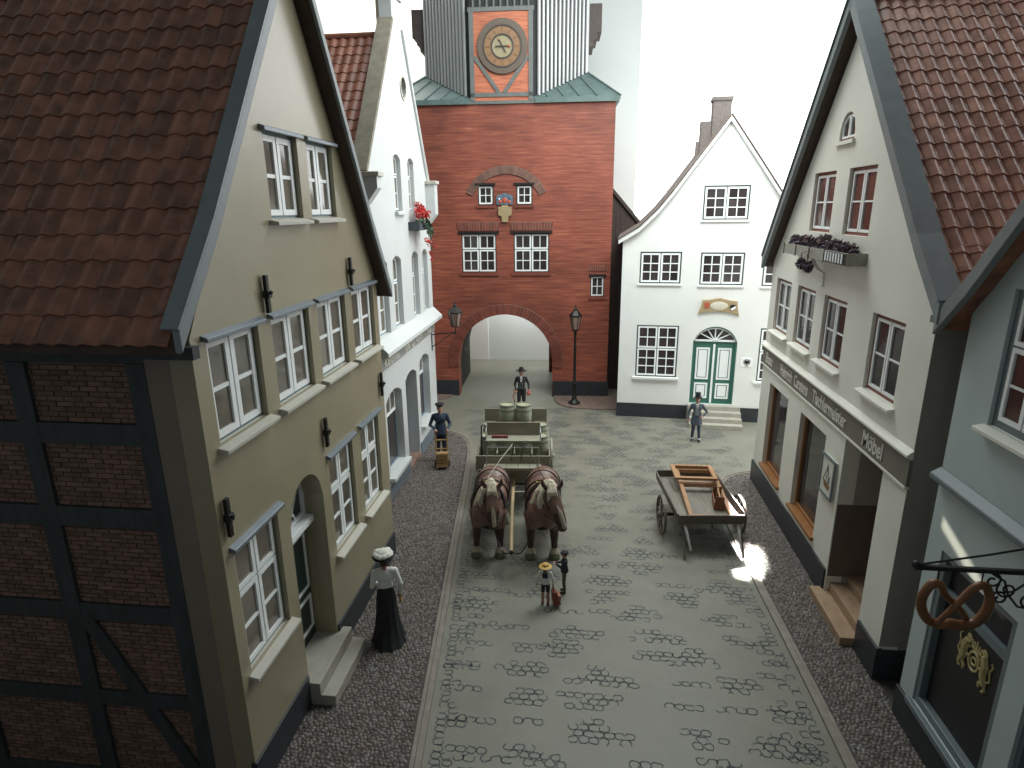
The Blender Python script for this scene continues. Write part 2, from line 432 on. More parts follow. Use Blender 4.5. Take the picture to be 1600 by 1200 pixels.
def window(house, s0, s1, z0, z1, cas, frame_m, rec=0.12, rise=0.0, sill=None, lintel=None, pane_m=None,
           fw=0.05, cw=0.05, bw=0.028, sash_m=None, name='window'):
    """cas: list of (a0,a1,b0,b1,nx,ny) casements in 0..1 of the opening; parts: frame mesh > casement, pane, sill, lintel"""
    n = 8 if rise else 1
    zt = arc_top(s0, s1, z1, rise)
    mb = MB()
    zi = lambda s: zt(s)-fw
    mb.ring(open_loop(s0-0.01, s1+0.01, z0-0.01, zt, n), open_loop(s0+fw, s1-fw, z0+fw, lambda s: zt(s)-fw, n), rec, rec+0.09)
    W, H = s1-s0-2*fw, z1-z0-2*fw
    gx = sorted({round(c[0], 3) for c in cas}-{0.0}); gz = sorted({round(c[2], 3) for c in cas}-{0.0})
    for g in gx:
        x = s0+fw+g*W; mb.box(x-0.022, x+0.022, rec+0.004, rec+0.086, z0+fw-0.004, zt(x)-fw+0.004)
    for g in gz:
        z = z0+fw+g*H; mb.box(s0+fw-0.004, s1-fw+0.004, rec+0.008, rec+0.08, z-0.025, z+0.025)
    w = mb.build(name, frame_m, house)
    for a0, a1, b0, b1, nx, ny in cas:
        g = 0.014
        x0 = s0+fw+a0*W+(g if a0 > 0 else 0.003); x1 = s0+fw+a1*W-(g if a1 < 1 else 0.003)
        y0 = z0+fw+b0*H+(g if b0 > 0 else 0.003)
        top = (lambda s, y=z0+fw+b1*H-g: y) if b1 < 1 else (lambda s: zt(s)-fw-0.003)
        k = n if b1 >= 1 else 1
        cm = MB()
        cm.ring(open_loop(x0, x1, y0, top, k), open_loop(x0+cw, x1-cw, y0+cw, lambda s: top(s)-cw, k), rec-0.012, rec+0.05)
        ix0, ix1, iz0 = x0+cw, x1-cw, y0+cw
        iz1 = min(top(ix0), top(ix1))-cw
        zs = [iz0+(iz1-iz0)*j/ny for j in range(ny+1)]; xs = [ix0+(ix1-ix0)*i/nx for i in range(nx+1)]
        for i in range(1, nx): cm.box(xs[i]-bw/2, xs[i]+bw/2, rec-0.006, rec+0.044, iz0-0.004, top(xs[i])-cw+0.004)
        for j in range(1, ny): cm.box(ix0-0.004, ix1+0.004, rec-0.003, rec+0.041, zs[j]-bw/2, zs[j]+bw/2)
        cm.build('casement', sash_m or M_SASH, w)
        for i in range(nx):
            for j in range(ny):
                pm = MB(); e = 0.006
                lt = (lambda s, z=zs[j+1]: z) if j < ny-1 else (lambda s: top(s)-cw+e)
                pm.prism(open_loop(xs[i]-e, xs[i+1]+e, zs[j]-e, lt, k if j == ny-1 else 1), rec+0.016, rec+0.026)
                pm.build('pane', pane_m or M_PANE, w)
    if sill:
        p, m = sill
        b = MB(); b.add([(s0-0.07, -p, z0-0.085), (s1+0.07, -p, z0-0.085), (s1+0.07, rec+0.02, z0-0.06), (s0-0.07, rec+0.02, z0-0.06),
                         (s0-0.07, -p, z0-0.035), (s1+0.07, -p, z0-0.035), (s1+0.07, rec+0.02, z0+0.012), (s0-0.07, rec+0.02, z0+0.012)],
                        [(0, 3, 2, 1), (4, 5, 6, 7), (0, 1, 5, 4), (1, 2, 6, 5), (2, 3, 7, 6), (3, 0, 4, 7)])
        b.build('sill', m, w, bevel=0.006)
    if lintel:
        p, m = lintel
        b = MB(); b.add([(s0-0.09, -p, z1-0.02), (s1+0.09, -p, z1-0.02), (s1+0.09, 0.03, z1+0.0), (s0-0.09, 0.03, z1+0.0),
                         (s0-0.09, -p, z1+0.03), (s1+0.09, -p, z1+0.03), (s1+0.09, 0.03, z1+0.075), (s0-0.09, 0.03, z1+0.075)],
                        [(0, 3, 2, 1), (4, 5, 6, 7), (0, 1, 5, 4), (1, 2, 6, 5), (2, 3, 7, 6), (3, 0, 4, 7)])
        b.build('lintel', m, w, bevel=0.008)
    return w
TWO = lambda nx, ny: [(0, .5, 0, 1, nx, ny), (.5, 1, 0, 1, nx, ny)]
def FOUR(cut, nxa, nya, nxb, nyb):
    return [(0, .5, 0, cut, nxb, nyb), (.5, 1, 0, cut, nxb, nyb), (0, .5, cut, 1, nxa, nya), (.5, 1, cut, 1, nxa, nya)]

def pantile_mesh(name, w, l, material, amp=0.024):
    """one S-shaped clay tile: x across, y up the slope, z off the roof"""
    mb = MB(); n = 8; t = 0.022
    def prof(u):   # u 0..1 : flat pan then a round roll
        return amp*(math.sin(2*math.pi*(u-0.18)))*(1.0 if u > 0.18 else 0.7)
    v = []
    for yy, lift in ((0.0, 0.020), (l*1.12, 0.0)):
        for dz in (0.0, -t):
            for i in range(n+1):
                u = i/n; v.append(((u*1.06)*w, yy, prof(u)+lift+dz))
    m = n+1; f = []
    for i in range(n):
        f += [(i, i+1, 2*m+i+1, 2*m+i), (m+i+1, m+i, 3*m+i, 3*m+i+1), (i+1, i, m+i, m+i+1)]
    f += [(0, 2*m, 3*m, m), (n, m+n, 3*m+n, 2*m+n)]
    mb.add(v, f)
    me = mb.mesh(name, material, smooth=False)
    me.polygons.foreach_set('use_smooth', [True]*len(me.polygons)); me.set_sharp_from_angle(angle=math.radians(50))
    return me
def tile_slope(roof, mesh, e0, e1, d0, cols, rows, w, l, side, seed=1, flip=False):
    """lay tiles on a slope from eave e0=(s,z) to top e1; rows run up the slope, columns run along depth from d0.
       side -1: slope faces -s, side +1: slope faces +s"""
    rnd = random.Random(seed)
    a = Vector((e0[0], 0, e0[1])); b = Vector((e1[0], 0, e1[1]))
    up = (b-a).normalized()
    along = Vector((0, 1, 0)) if side > 0 else Vector((0, -1, 0))
    nrm = along.cross(up).normalized()
    if nrm.z < 0: nrm = -nrm
    Lr = (b-a).length
    for r in range(rows):
        if (r+0.5)*l > Lr: break
        for c in range(cols):
            d = d0+c*w
            org = a+up*(r*l-0.05)+Vector((0, d+(w if side < 0 else 0), 0))+nrm*0.045
            M = Matrix((along, up, nrm)).transposed().to_4x4()
            M = Matrix.Translation(org) @ M @ Matrix.Rotation(rnd.uniform(-0.006, 0.006), 4, 'Z') @ Matrix.Translation((0, 0, rnd.uniform(-0.003, 0.003)))
            inst('tile', mesh, roof, M)
def roof_deck(house, prof, d0, d1, th, material, name='roof'):
    """prof: list of (s,z) from one eave over the apex to the other; thick sheet extruded along depth"""
    lower = [(s, z-th) for s, z in reversed(prof)]
    return MB().prism(list(prof)+lower, d0, d1).build(name, material, house)
def verge(house, pts, w, d0, d1, material, name='verge_board'):
    """board following pts (s,z), w deep measured straight down"""
    up = list(pts); lo = [(s, z-w) for s, z in reversed(pts)]
    return MB().prism(up+lo, d0, d1).build(name, material, house, bevel=0.01)
# ------------------------------------------------------------------ the setting: road, pavements, kerbs, backdrop
road = structure(MB().prism_z([(-16, -3), (16, -3), (16, 31.3), (-16, 31.3)], -0.3, 0.0).build('road', M_ROAD))

KL = [(-1.62, 2.0), (-2.18, 6.7), (-2.48, 9.4), (-2.83, 12.36), (-3.18, 15.6), (-3.50, 18.3), (-3.68, 19.15), (-4.05, 19.85), (-4.6, 20.25), (-5.3, 20.4)]
KR = [(3.84, 2.0), (3.80, 7.45), (3.73, 10.2), (3.66, 12.0), (3.62, 14.8), (3.70, 16.2), (4.05, 17.1), (4.6, 17.55), (5.4, 17.7)]
def offset_path(p, o):
    out = []
    for i in range(len(p)):
        a = Vector(p[max(i-1, 0)]); b = Vector(p[min(i+1, len(p)-1)])
        t = (b-a).normalized(); out.append((p[i][0]-t.y*o, p[i][1]+t.x*o))
    return out
def strip(p, o0, o1, z0, z1, name, material, parent=None):
    a = offset_path(p, o0); b = offset_path(p, o1)
    return MB().prism_z(a+list(reversed(b)), z0, z1).build(name, material, parent)
def smooth_path(p, k=2):
    for _ in range(k):
        q = [p[0]]
        for a, b in zip(p, p[1:]):
            q += [(a[0]*.75+b[0]*.25, a[1]*.75+b[1]*.25), (a[0]*.25+b[0]*.75, a[1]*.25+b[1]*.75)]
        p = q+[p[-1]]
    return p
KLs, KRs = smooth_path(KL), smooth_path(KR)
pl = structure(MB().prism_z(KLs+[(-9, 20.4), (-9, 2)], -0.05, 0.018).build('pavement_left', M_PAVE))
pr = structure(MB().prism_z(list(reversed(KRs))+[(9, 2), (9, 17.7)], -0.05, 0.018).build('pavement_right', M_PAVE))
k1 = structure(strip(KLs, -0.02, 0.075, -0.02, 0.05, 'kerb_left', M_KERB)); strip(KLs, 0.085, 0.15, -0.02, 0.036, 'gutter_strip', M_KERB, k1)
k2 = structure(strip(KRs, -0.075, 0.02, -0.02, 0.05, 'kerb_right', M_KERB)); strip(KRs, -0.15, -0.085, -0.02, 0.036, 'gutter_strip', M_KERB, k2)
# small pavements at the foot of the tower, either side of the gateway
def tower_pt(u, d, z=0.0):
    a = math.radians(2.5); return (-1.3+u*math.cos(a)-d*math.sin(a), 24.81+u*math.sin(a)+d*math.cos(a), z)
def arc_pave(name, pts):
    q = smooth_path([tower_pt(u, d)[:2] for u, d in pts], 2)
    o = structure(MB().prism_z(q, -0.02, 0.05).build(name, mat('brick_pavement', (0.17, 0.12, 0.10), 0.7, 0.3, 9, 0.3, 60)))
    return o
arc_pave('pavement_tower_right', [(0.1, 0.3), (0.1, -0.55), (0.35, -1.35), (1.1, -1.75), (3.3, -1.75), (3.3, 0.3), (0.1, 0.3)])
arc_pave('pavement_tower_left', [(-4.1, 0.3), (-6.4, 0.3), (-6.4, -1.1), (-4.9, -1.0), (-4.25, -0.5), (-4.1, 0.3)])

def interp_x(p, y):
    for a, b in zip(p, p[1:]):
        if min(a[1], b[1]) <= y <= max(a[1], b[1]) and abs(b[1]-a[1]) > 1e-6:
            return a[0]+(b[0]-a[0])*(y-a[1])/(b[1]-a[1])
    return None
def cobbles(parent, inside, x0, x1, y0, y1, seed):
    rnd = random.Random(seed); mb = MB(); sp = 0.066; row = 0
    y = y0
    while y < y1:
        x = x0+(sp/2 if row % 2 else 0)
        while x < x1:
            cx, cy = x+rnd.uniform(-.3, .3)*sp, y+rnd.uniform(-.3, .3)*sp
            if inside(cx, cy):
                n = 6; r = sp*rnd.uniform(0.50, 0.64); h = rnd.uniform(0.008, 0.015); a0 = rnd.random()*6
                ex = rnd.uniform(0.8, 1.2); ti = rnd.uniform(-0.12, 0.12); tj = rnd.uniform(-0.12, 0.12)
                low, top = [], []
                for k in range(n):
                    a = a0+2*math.pi*k/n; q = r*rnd.uniform(0.85, 1.1)
                    dx, dy = q*math.cos(a)*ex, q*math.sin(a)/ex
                    low.append((cx+dx, cy+dy, 0.010)); top.append((cx+dx*.80, cy+dy*.80, 0.012+h+ti*dx+tj*dy))
                v = low+top+[(cx, cy, 0.0145+h)]
                f = [(k, (k+1) % n, n+(k+1) % n, n+k) for k in range(n)]+[(n+k, n+(k+1) % n, 2*n) for k in range(n)]
                mb.add(v, f)
            x += sp
        y += sp*0.87; row += 1
    me = bpy.data.meshes.new('cobblestones'); me.from_pydata(mb.v, [], mb.f); me.materials.append(M_COBBLE)
    me.polygons.foreach_set('use_smooth', [True]*len(me.polygons)); me.update()
    o = bpy.data.objects.new('cobblestones', me); COL.objects.link(o); o.parent = parent
    return stuff(o)
def in_left(x, y):
    k = interp_x(KLs, y)
    if k is None or x > k-0.19: return False
    return x > (-4.24 if y < 12.2 else -5.15)
def in_right(x, y):
    k = interp_x(KRs, y)
    return k is not None and k+0.19 < x < 4.95
cobbles(pl, in_left, -5.2, -1.7, 5.2, 20.2, 3)
cobbles(pr, in_right, 3.6, 5.0, 5.2, 17.4, 4)

def road_outlines():
    """hand-drawn cobble outlines in loose rows across the road"""
    rnd = random.Random(11); mb = MB(); cw, ch = 0.155, 0.118; z = 0.004
    def seg(a, b, w):
        a = Vector(a); b = Vector(b); t = (b-a).normalized(); n = Vector((-t.y, t.x))*w/2; e = t*w*0.3
        mb.add([(*(a-n-e), z), (*(b-n+e), z), (*(b+n+e), z), (*(a+n-e), z)], [(0, 1, 2, 3)])
    def cell(cx, cy, w):
        j = lambda: rnd.uniform(-0.010, 0.010)
        hx, hy = cw*rnd.uniform(.42, .51), ch*rnd.uniform(.42, .50)
        c = 0.03
        P = [(-hx+c, -hy), (hx-c, -hy), (hx, -hy+c), (hx, hy-c), (hx-c, hy), (-hx+c, hy), (-hx, hy-c), (-hx, -hy+c)]
        P = [(cx+x+j(), cy+y+j()) for x, y in P]
        skip = rnd.randrange(8); ln = rnd.choice((5, 6, 6, 7, 8))
        for k in range(ln):
            a, b = P[(skip+k) % 8], P[(skip+k+1) % 8]; seg(a, b, w*rnd.uniform(.75, 1.2))
    def cluster(cx, cy, n, spread, w):
        rows = 1 if n < 4 else 2 if n < 8 else 3 if n < 18 else 4
        used = []; mid = rnd.randrange(rows)
        for j in range(rows):
            k = max(1, n/rows*rnd.uniform(.7, 1.3)*(1-.28*abs(j-mid))); o = rnd.uniform(-.9, .9)
            used += [(i, j) for i in range(int(round(-k/2+o)), int(round(k/2+o))+1) if rnd.random() < .9]
        for i, j in used:
            x = cx+(i+(0.5 if j % 2 else 0))*cw; y = cy+(j-rows/2)*ch
            l = interp_x(KLs, y); r = interp_x(KRs, y)
            if l is None: l = -5
            if r is None: r = 5
            if l+0.12 < x < r-0.12: cell(x, y, w)
    y = 6.6; row = 0
    while y < 23.5:
        l = interp_x(KLs, y); r = interp_x(KRs, y)
        l = -4.6 if l is None else l; r = (5.2 if y < 18 else 7.5) if r is None else r
        x = l+rnd.uniform(0.5, 1.2)
        while x < r-0.3:
            n = rnd.choice((3, 3, 6, 8, 12, 16, 20, 24)) if y < 16 else rnd.choice((10, 20, 26))
            cluster(x, y+rnd.uniform(-.06, .06), n, 2 if n < 8 else (3 if n < 16 else 5), 0.0165)
            x += (0.55 if n < 8 else 0.85 if n < 16 else 1.25)+rnd.uniform(0.1, 0.45)
        y += 0.56 if y < 16 else 0.5; row += 1
    for K, sg in ((KLs, 1), (KRs, -1)):            # ragged borders along both kerbs
        y = 5.4
        while y < 16.5:
            k = interp_x(K, y)
            for c in range(rnd.choice((1, 1, 2, 2, 3, 4))):
                if rnd.random() < 0.85: cell(k+sg*(0.2+c*cw+rnd.uniform(0, .03)), y, 0.0165)
            y += ch
    o = mb.build('painted_cobble_outlines', M_INK, road)
    return stuff(o)
road_outlines()

# backdrop of the display and the daylight window beside it
bw_ = structure(MB().box(-18, 2.25, 31.2, 31.4, -0.3, 26).build('backdrop_wall', M_BACK))
MB().box(-9.2, -4.95, 31.16, 31.198, 0.0, 26).build('panel', M_BACKW, bw_)
MB().box(-18, -9.22, 31.16, 31.198, 0.0, 26).build('panel', M_BACKW, bw_)
structure(MB().box(-18.2, -18, -3, 31.4, -0.3, 26).build('wall_left', mat('room_wall', (0.45, 0.47, 0.46), 0.8, 0.02, 1)))
def emissive(name, col, strength):
    m = bpy.data.materials.new(name); m.use_nodes = True
    p = m.node_tree.nodes['Principled BSDF']
    p.inputs['Base Color'].default_value = (0.8, 0.8, 0.8, 1)
    p.inputs['Emission Color'].default_value = (*col, 1); p.inputs['Emission Strength'].default_value = strength
    return m
M_DAY = emissive('daylight_glass', (0.96, 0.985, 1.0), 2.5)
wb = thing('daylight_window', 'tall overexposed white window behind the white house with green door', 'window', (9.0, 31.3, 0))
MB().box(-6.74, 7.0, 0.0, 0.08, -0.2, 24).build('glass', M_DAY, wb)
MB().box(-6.78, -6.742, -0.05, 0.1, -0.2, 24).build('frame', M_BACKW, wb)
wr = thing('daylight_window', 'tall white window along the side of the street behind the carpenter house', 'window', (16.0, 20, 0))
MB().box(0.0, 0.08, -7.0, 11.2, -0.2, 24).build('glass', M_DAY, wr)
MB().box(-0.05, 0.1, -7.04, -7.002, -0.2, 24).build('frame', M_BACKW, wr)

# ------------------------------------------------------------------ tan gabled house (left, near)
lh = thing('gabled_house', 'tan gabled house with half-timbered brick side and white double casements', 'house', (-4.22, 6.06, 0), R90)
LW_, LD = 6.14, 6.2
lh_up = [(0.28, 1.42), (1.77, 2.94), (3.25, 4.42), (4.74, 5.90)]
lh_lo = [(0.22, 1.32), (3.13, 4.20), (4.61, 5.66)]
lh_ga = [(2.12, 3.10), (3.41, 4.39)]
dr = (1.64, 2.80, 0.40, 3.66)
holes = [open_loop(a, b, 4.95, lambda s: 6.22) for a, b in lh_up]+[open_loop(a, b, 1.80, lambda s: 3.62) for a, b in lh_lo]
holes += [open_loop(a, b, 7.50, lambda s: 8.63) for a, b in lh_ga]
dzt = arc_top(dr[0], dr[1], dr[3], 0.56)
holes.append(open_loop(dr[0], dr[1], dr[2], dzt, 12))
MB().wall([(0, 0), (LW_, 0), (LW_, 6.22), (3.12, 11.0), (0, 6.28)], holes, 0, 0.28).build('front_wall', M_TAN, lh, bevel=0.004)
MB().box(0.05, 0.28, 0.28, LD, 0, 6.24).build('side_wall', M_MORTAR, lh)
MB().box(0.0, 0.26, 0.28, 0.58, 0, 6.22).build('corner_pier', M_SHADEWALL, lh)
MB().box(LW_-0.28, LW_, 0.28, LD, 0, 6.2).build('side_wall', M_SHADEWALL, lh)
MB().box(0.28, LW_-0.28, LD-0.25, LD, 0, 6.2).build('back_wall', M_SHADEWALL, lh)
posts = [(0.58, 0.80), (2.05, 2.29), (3.75, 4.0), (5.45, 5.7)]
beams = [(0.0, 0.18), (1.30, 1.52), (2.62, 2.86), (3.95, 4.21), (5.02, 5.28), (6.0, 6.22)]
for a, b in posts: MB().box(-0.012, 0.08, a, b, 0, 6.0).build('timber_post', M_TIMBER, lh, bevel=0.006)
pd = [p for p in posts]+[(LD, LD)]
for z0, z1 in beams: MB().box(-0.006, 0.07, 0.58, LD, z0, z1).build('timber_beam', M_TIMBER, lh, bevel=0.006)
for (d0, z0), (d1, z1) in (((2.02, 2.66), (0.84, 0.2)), ((3.8, 2.66), (5.4, 0.2))):
    MB().bar((0.032, d0, z0), (0.032, d1, z1), 0.2, 0.085, (1, 0, 0)).build('timber_brace', M_TIMBER, lh)
rb = random.Random(5)
for k in range(3):
    d0, d1 = posts[k][1], posts[k+1][0]
    for j in range(5):
        z0, z1 = beams[j][1], beams[j+1][0]
        mb = MB(); z = z0+0.008; r = 0
        while z+0.052 < z1:
            d = d0-(0.11 if r % 2 else 0.0)
            while d < d1:
                a, b = max(d, d0)+0.004, min(d+0.21, d1)-0.004
                if b-a > 0.03:
                    pr_ = rb.uniform(0.030, 0.040); mb.box(pr_, 0.06, a, b, z, z+0.050+rb.uniform(-.003, .003))
                d += 0.22
            z += 0.062; r += 1
        stuff(mb.build('brick_infill', M_BRICK, lh))
UPL = [(0, .5, 0, 1, 1, 2), (.5, 1, 0, 1, 1, 2)]
LOL = FOUR(0.62, 1, 1, 1, 2)
for a, b in lh_up: window(lh, a, b, 4.95, 6.22, UPL, M_TEAL, 0.085, sill=(0.13, M_SILL), lintel=(0.085, M_LEAD), cw=0.085, bw=0.052, fw=0.04)
for a, b in lh_lo: window(lh, a, b, 1.80, 3.62, LOL, M_TEAL, 0.085, sill=(0.13, M_SILL), lintel=(0.085, M_LEAD), cw=0.066, bw=0.045, fw=0.04)
for a, b in lh_ga: window(lh, a, b, 7.50, 8.63, UPL, M_TEAL, 0.085, sill=(0.13, M_SILL), lintel=(0.085, M_LEAD), cw=0.08, bw=0.05, fw=0.04)
# plinth either side of the steps
for a, b in ((-0.02, 1.60), (2.84, LW_+0.0)): MB().box(a, b, -0.035, 0.05, 0.0, 0.55).build('plinth', M_PLINTH, lh, bevel=0.008)
# arched doorway
MB().box(dr[0]-0.05, dr[1]+0.05, 0.40, 0.48, 0.38, 3.8).build('door', M_DOOR, lh)
dl = lh.children[-1]
for x0, x1 in ((1.70, 2.19), (2.25, 2.74)):
    for z0, z1 in ((0.62, 1.25), (1.40, 2.45)):
        MB().ring(open_loop(x0, x1, z0, lambda s: z1), open_loop(x0+.045, x1-.045, z0+.045, lambda s: z1-.045), 0.375, 0.402).build('panel_moulding', M_SASH, dl)
MB().box(2.205, 2.235, 0.36, 0.402, 0.42, 2.6).build('meeting_bar', M_SASH, dl)
MB().box(1.645, 2.795, 0.20, 0.38, 2.62, 2.74).build('transom', M_SASH, dl, bevel=0.01)
fz = arc_top(1.66, 2.78, 3.62, 0.54)
fm = MB(); fm.ring(open_loop(1.645, 2.795, 2.75, lambda s: dzt(s)-0.005, 12), open_loop(1.70, 2.74, 2.80, lambda s: dzt(s)-0.06, 12), 0.34, 0.395)
for k in (1, 2, 3, 4):
    a = math.pi*k/5; fm.bar((2.22, 0.37, 2.76), (2.22+0.47*math.cos(a), 0.37, 2.76+0.80*math.sin(a)), 0.03, 0.03, (0, 1, 0))
fm.ring([(2.22+.26*math.cos(a/16*2*math.pi), 2.76+.26*abs(math.sin(a/16*2*math.pi))+0.001*a) for a in range(9)]+[(1.97, 2.762)],
        [(2.22+.23*math.cos(a/16*2*math.pi), 2.76+.23*abs(math.sin(a/16*2*math.pi))+0.001*a) for a in range(9)]+[(1.99, 2.762)], 0.355, 0.38)
fm.build('fanlight', M_SASH, dl)
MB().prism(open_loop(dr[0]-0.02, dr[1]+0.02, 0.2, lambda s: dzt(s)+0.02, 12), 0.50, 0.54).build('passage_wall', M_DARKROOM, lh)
mbj = MB(); mbj.ring(open_loop(dr[0]-0.04, dr[1]+0.04, 0.35, lambda s: dzt(s)+0.04, 12), open_loop(dr[0], dr[1], 0.40, dzt, 12), 0.28, 0.48)
mbj.build('door_reveal', M_TAN, lh)
st = MB(); st.box(1.58, 2.98, -0.20, 0.40, 0.0, 0.42); lst = st.build('doorstep', M_STEP, lh, bevel=0.012)
MB().box(1.58, 2.98, -0.44, -0.202, 0.0, 0.21).build('doorstep', M_STEP, lh, bevel=0.012)
# iron wall anchors
for s, z in ((1.66, 6.30), (4.68, 6.30), (0.14, 3.84), (3.04, 3.85), (5.90, 3.86)):
    a = MB(); a.bar((s, -0.05, z), (s, -0.05, z+0.5), 0.075, 0.05, (0, 1, 0)); a.box(s-0.055, s+0.055, -0.10, -0.02, z+0.2, z+0.3)
    a.lathe([(0.02, -0.02), (0.035, 0), (0.02, 0.02)], 8, (s, -0.11, z+0.27)); a.bar((s, -0.05, z+0.25), (s, 0.05, z+0.25), 0.03, 0.03)
    a.build('wall_anchor', M_IRON, lh, bevel=0.008)
# roof: near slope carries the tiles
LP = [(-0.47, 6.36), (0.40, 7.42), (3.14, 11.28), (5.55, 7.25), (6.36, 6.02)]
lroof = roof_deck(lh, LP, -0.20, LD, 0.14, M_DECK)
tl = pantile_mesh('tile', 0.245, 0.335, M_TILE_L)
tile_slope(lroof, tl, (-0.46, 6.33), (0.40, 7.42), -0.10, 16, 4, 0.245, 0.335, -1, 2)
tile_slope(lroof, tl, (0.37, 7.38), (3.14, 11.26), -0.10, 16, 15, 0.245, 0.335, -1, 3)
verge(lh, [(p[0]-0.02, p[1]+0.10) for p in LP[:3]], 0.22, -0.25, -0.17, M_VERGE)
verge(lh, [(LP[2][0]+0.005, LP[2][1]+0.10)]+[(p[0]+0.03, p[1]+0.08) for p in LP[3:]], 0.24, -0.25, -0.17, M_VERGE)
# flat capping strip that covers the tile edge at the gable
for seg in ((LP[0], LP[1]), (LP[1], LP[2])):
    a, b = seg; MB().bar((a[0]-0.02, -0.15, a[1]+0.125), (b[0]-0.02, -0.15, b[1]+0.125), 0.20, 0.03, (-0.8, 0, 0.6)).build('verge_cap', M_VERGE, lh)
MB().tube([(3.14, -0.2, 11.32), (3.14, LD, 11.32)], 0.11, 10).build('ridge_tile', M_TILE_L, lh)
MB().box(-0.12, 0.0, -0.10, LD, 6.08, 6.22).build('eave_board', M_TIMBER, lh)

# ------------------------------------------------------------------ white shop house with flower box (left, far)
wf = thing('white_shop_house', 'narrow white gabled shop house with sign band and red geranium box', 'house', (-5.12, 14.5, 0), R90)
wa = [(0.35, 1.25), (1.66, 2.50), (3.60, 4.30), (4.78, 5.44)]
wg = [(2.28, 2.96), (3.68, 4.30)]
z45 = [arc_top(a, b, 6.40, 0.13) for a, b in wa]; z90 = [arc_top(a, b, 9.04, 0.12) for a, b in wg]
s1, s2, dd = (0.42, 1.84), (3.76, 5.02), (2.24, 3.44)
s1t, s2t, ddt = arc_top(*s1, 2.90, 0.22), arc_top(*s2, 3.12, 0.20), arc_top(*dd, 2.98, 0.18)
holes = [open_loop(a, b, 4.45, t, 6) for (a, b), t in zip(wa, z45)]+[open_loop(a, b, 7.57, t, 6) for (a, b), t in zip(wg, z90)]
holes += [open_loop(*s1, 0.62, s1t, 8), open_loop(*s2, 0.92, s2t, 8), open_loop(*dd, 0.12, ddt, 8)]
oc = [(3.62+0.25*math.cos(a*math.pi/8), 10.84+0.27*math.sin(a*math.pi/8)) for a in range(16)]
holes.append(oc)
WO = [(0, 0), (5.92, 0), (5.92, 7.72), (6.18, 7.95), (6.18, 8.2), (3.72, 12.3), (3.72, 12.95), (2.95, 12.95), (2.95, 12.3), (0.2, 8.35), (0.0, 8.0)]
MB().wall(WO, holes, 0, 0.34).build('front_wall', M_WHITE, wf, bevel=0.004)
MB().box(0, 0.3, 0.34, 6, 0, 7.9).build('side_wall', M_WHITE, wf); MB().box(5.6, 5.9, 0.34, 6, 0, 7.6).build('side_wall', M_WHITE, wf)
MB().box(0.3, 5.6, 5.7, 6, 0, 7.6).build('back_wall', M_WHITE, wf)
L2 = [(0, .5, 0, .64, 1, 2), (.5, 1, 0, .64, 1, 2), (0, .5, .64, 1, 1, 1), (.5, 1, .64, 1, 1, 1)]
for a, b in wa: window(wf, a, b, 4.45, 6.40, L2, M_BLUEFRAME, 0.14, rise=0.13, pane_m=M_PANE, fw=0.04, cw=0.045, bw=0.03)
for a, b in wg: window(wf, a, b, 7.57, 9.04, L2, M_BLUEFRAME, 0.12, rise=0.12, pane_m=M_PANE, fw=0.035, cw=0.04, bw=0.026)
for i in range(2):
    a, b = wg[i]
    if i == 0: MB().box(a-0.06, b+0.06, -0.10, 0.14, 7.47, 7.565).build('sill', M_WHITE, wf, bevel=0.008)
SH = lambda c: [(0, 1, 0, c, 1, 1), (0, 1/3, c, 1, 1, 1), (1/3, 2/3, c, 1, 1, 1), (2/3, 1, c, 1, 1, 1)]
def shop_window(s, z0, zt, cut, rise, z1):
    n = 8; a, b = s; rec = 0.22
    mb = MB(); mb.ring(open_loop(a-.01, b+.01, z0-.01, zt, n), open_loop(a+.06, b-.06, z0+.06, lambda q: zt(q)-.06, n), rec, rec+.09)
    w = mb.build('shop_window', M_BLUEFRAME, wf)
    mb = MB(); mb.ring(open_loop(a+.055, b-.055, cut, lambda q: zt(q)-.055, n), open_loop(a+.11, b-.11, cut+.07, lambda q: zt(q)-.11, n), rec-.02, rec+.05)
    for k in (1, 2):
        x = a+(b-a)*k/3; mb.box(x-.025, x+.025, rec-.012, rec+.04, cut+.06, zt(x)-.10)
    mb.build('upper_light', M_SASH, w)
    for k in range(3):
        x0, x1 = a+.1+(b-a-.2)*k/3, a+.1+(b-a-.2)*(k+1)/3
        MB().prism(open_loop(x0, x1, cut+.05, lambda q: zt(q)-.1, 4), rec+.016, rec+.026).build('pane', M_PANE, w)
    MB().box(a+.055, b-.055, rec+.018, rec+.028, z0+.05, cut+.01).build('pane', M_PANEDK, w)
    MB().box(a-.1, b+.1, -0.16, rec, z0-.12, z0-.005).build('sill', M_WHITE, w, bevel=0.01)
shop_window(s1, 0.62, s1t, 2.12, .22, 2.9); shop_window(s2, 0.92, s2t, 2.40, .2, 3.12)
# door recess
M_RECESS = mat('recess_paint', (0.40, 0.43, 0.45), 0.6, 0.04, 2)
mb = MB(); mb.ring(open_loop(dd[0]-.05, dd[1]+.05, 0.08, lambda q: ddt(q)+.05, 8), open_loop(*dd, 0.13, ddt, 8), 0.34, 1.15); mb.build('door_reveal', M_RECESS, wf)
d2 = MB().box(dd[0], dd[1], 1.1, 1.18, 0.1, 3.0).build('door', M_BLUEFRAME, wf)
for x0, x1 in ((2.30, 2.80), (2.88, 3.38)):
    MB().ring(open_loop(x0, x1, 0.3, lambda q: 2.3), open_loop(x0+.05, x1-.05, .35, lambda q: 2.25), 1.07, 1.102).build('panel_moulding', M_SASH, d2)
MB().box(dd[0]-0.05, dd[1]+0.05, -0.02, 1.1, 0.0, 0.125).build('doorstep', mat('clay_step', (0.27, 0.17, 0.13), 0.7, 0.15, 6), wf)
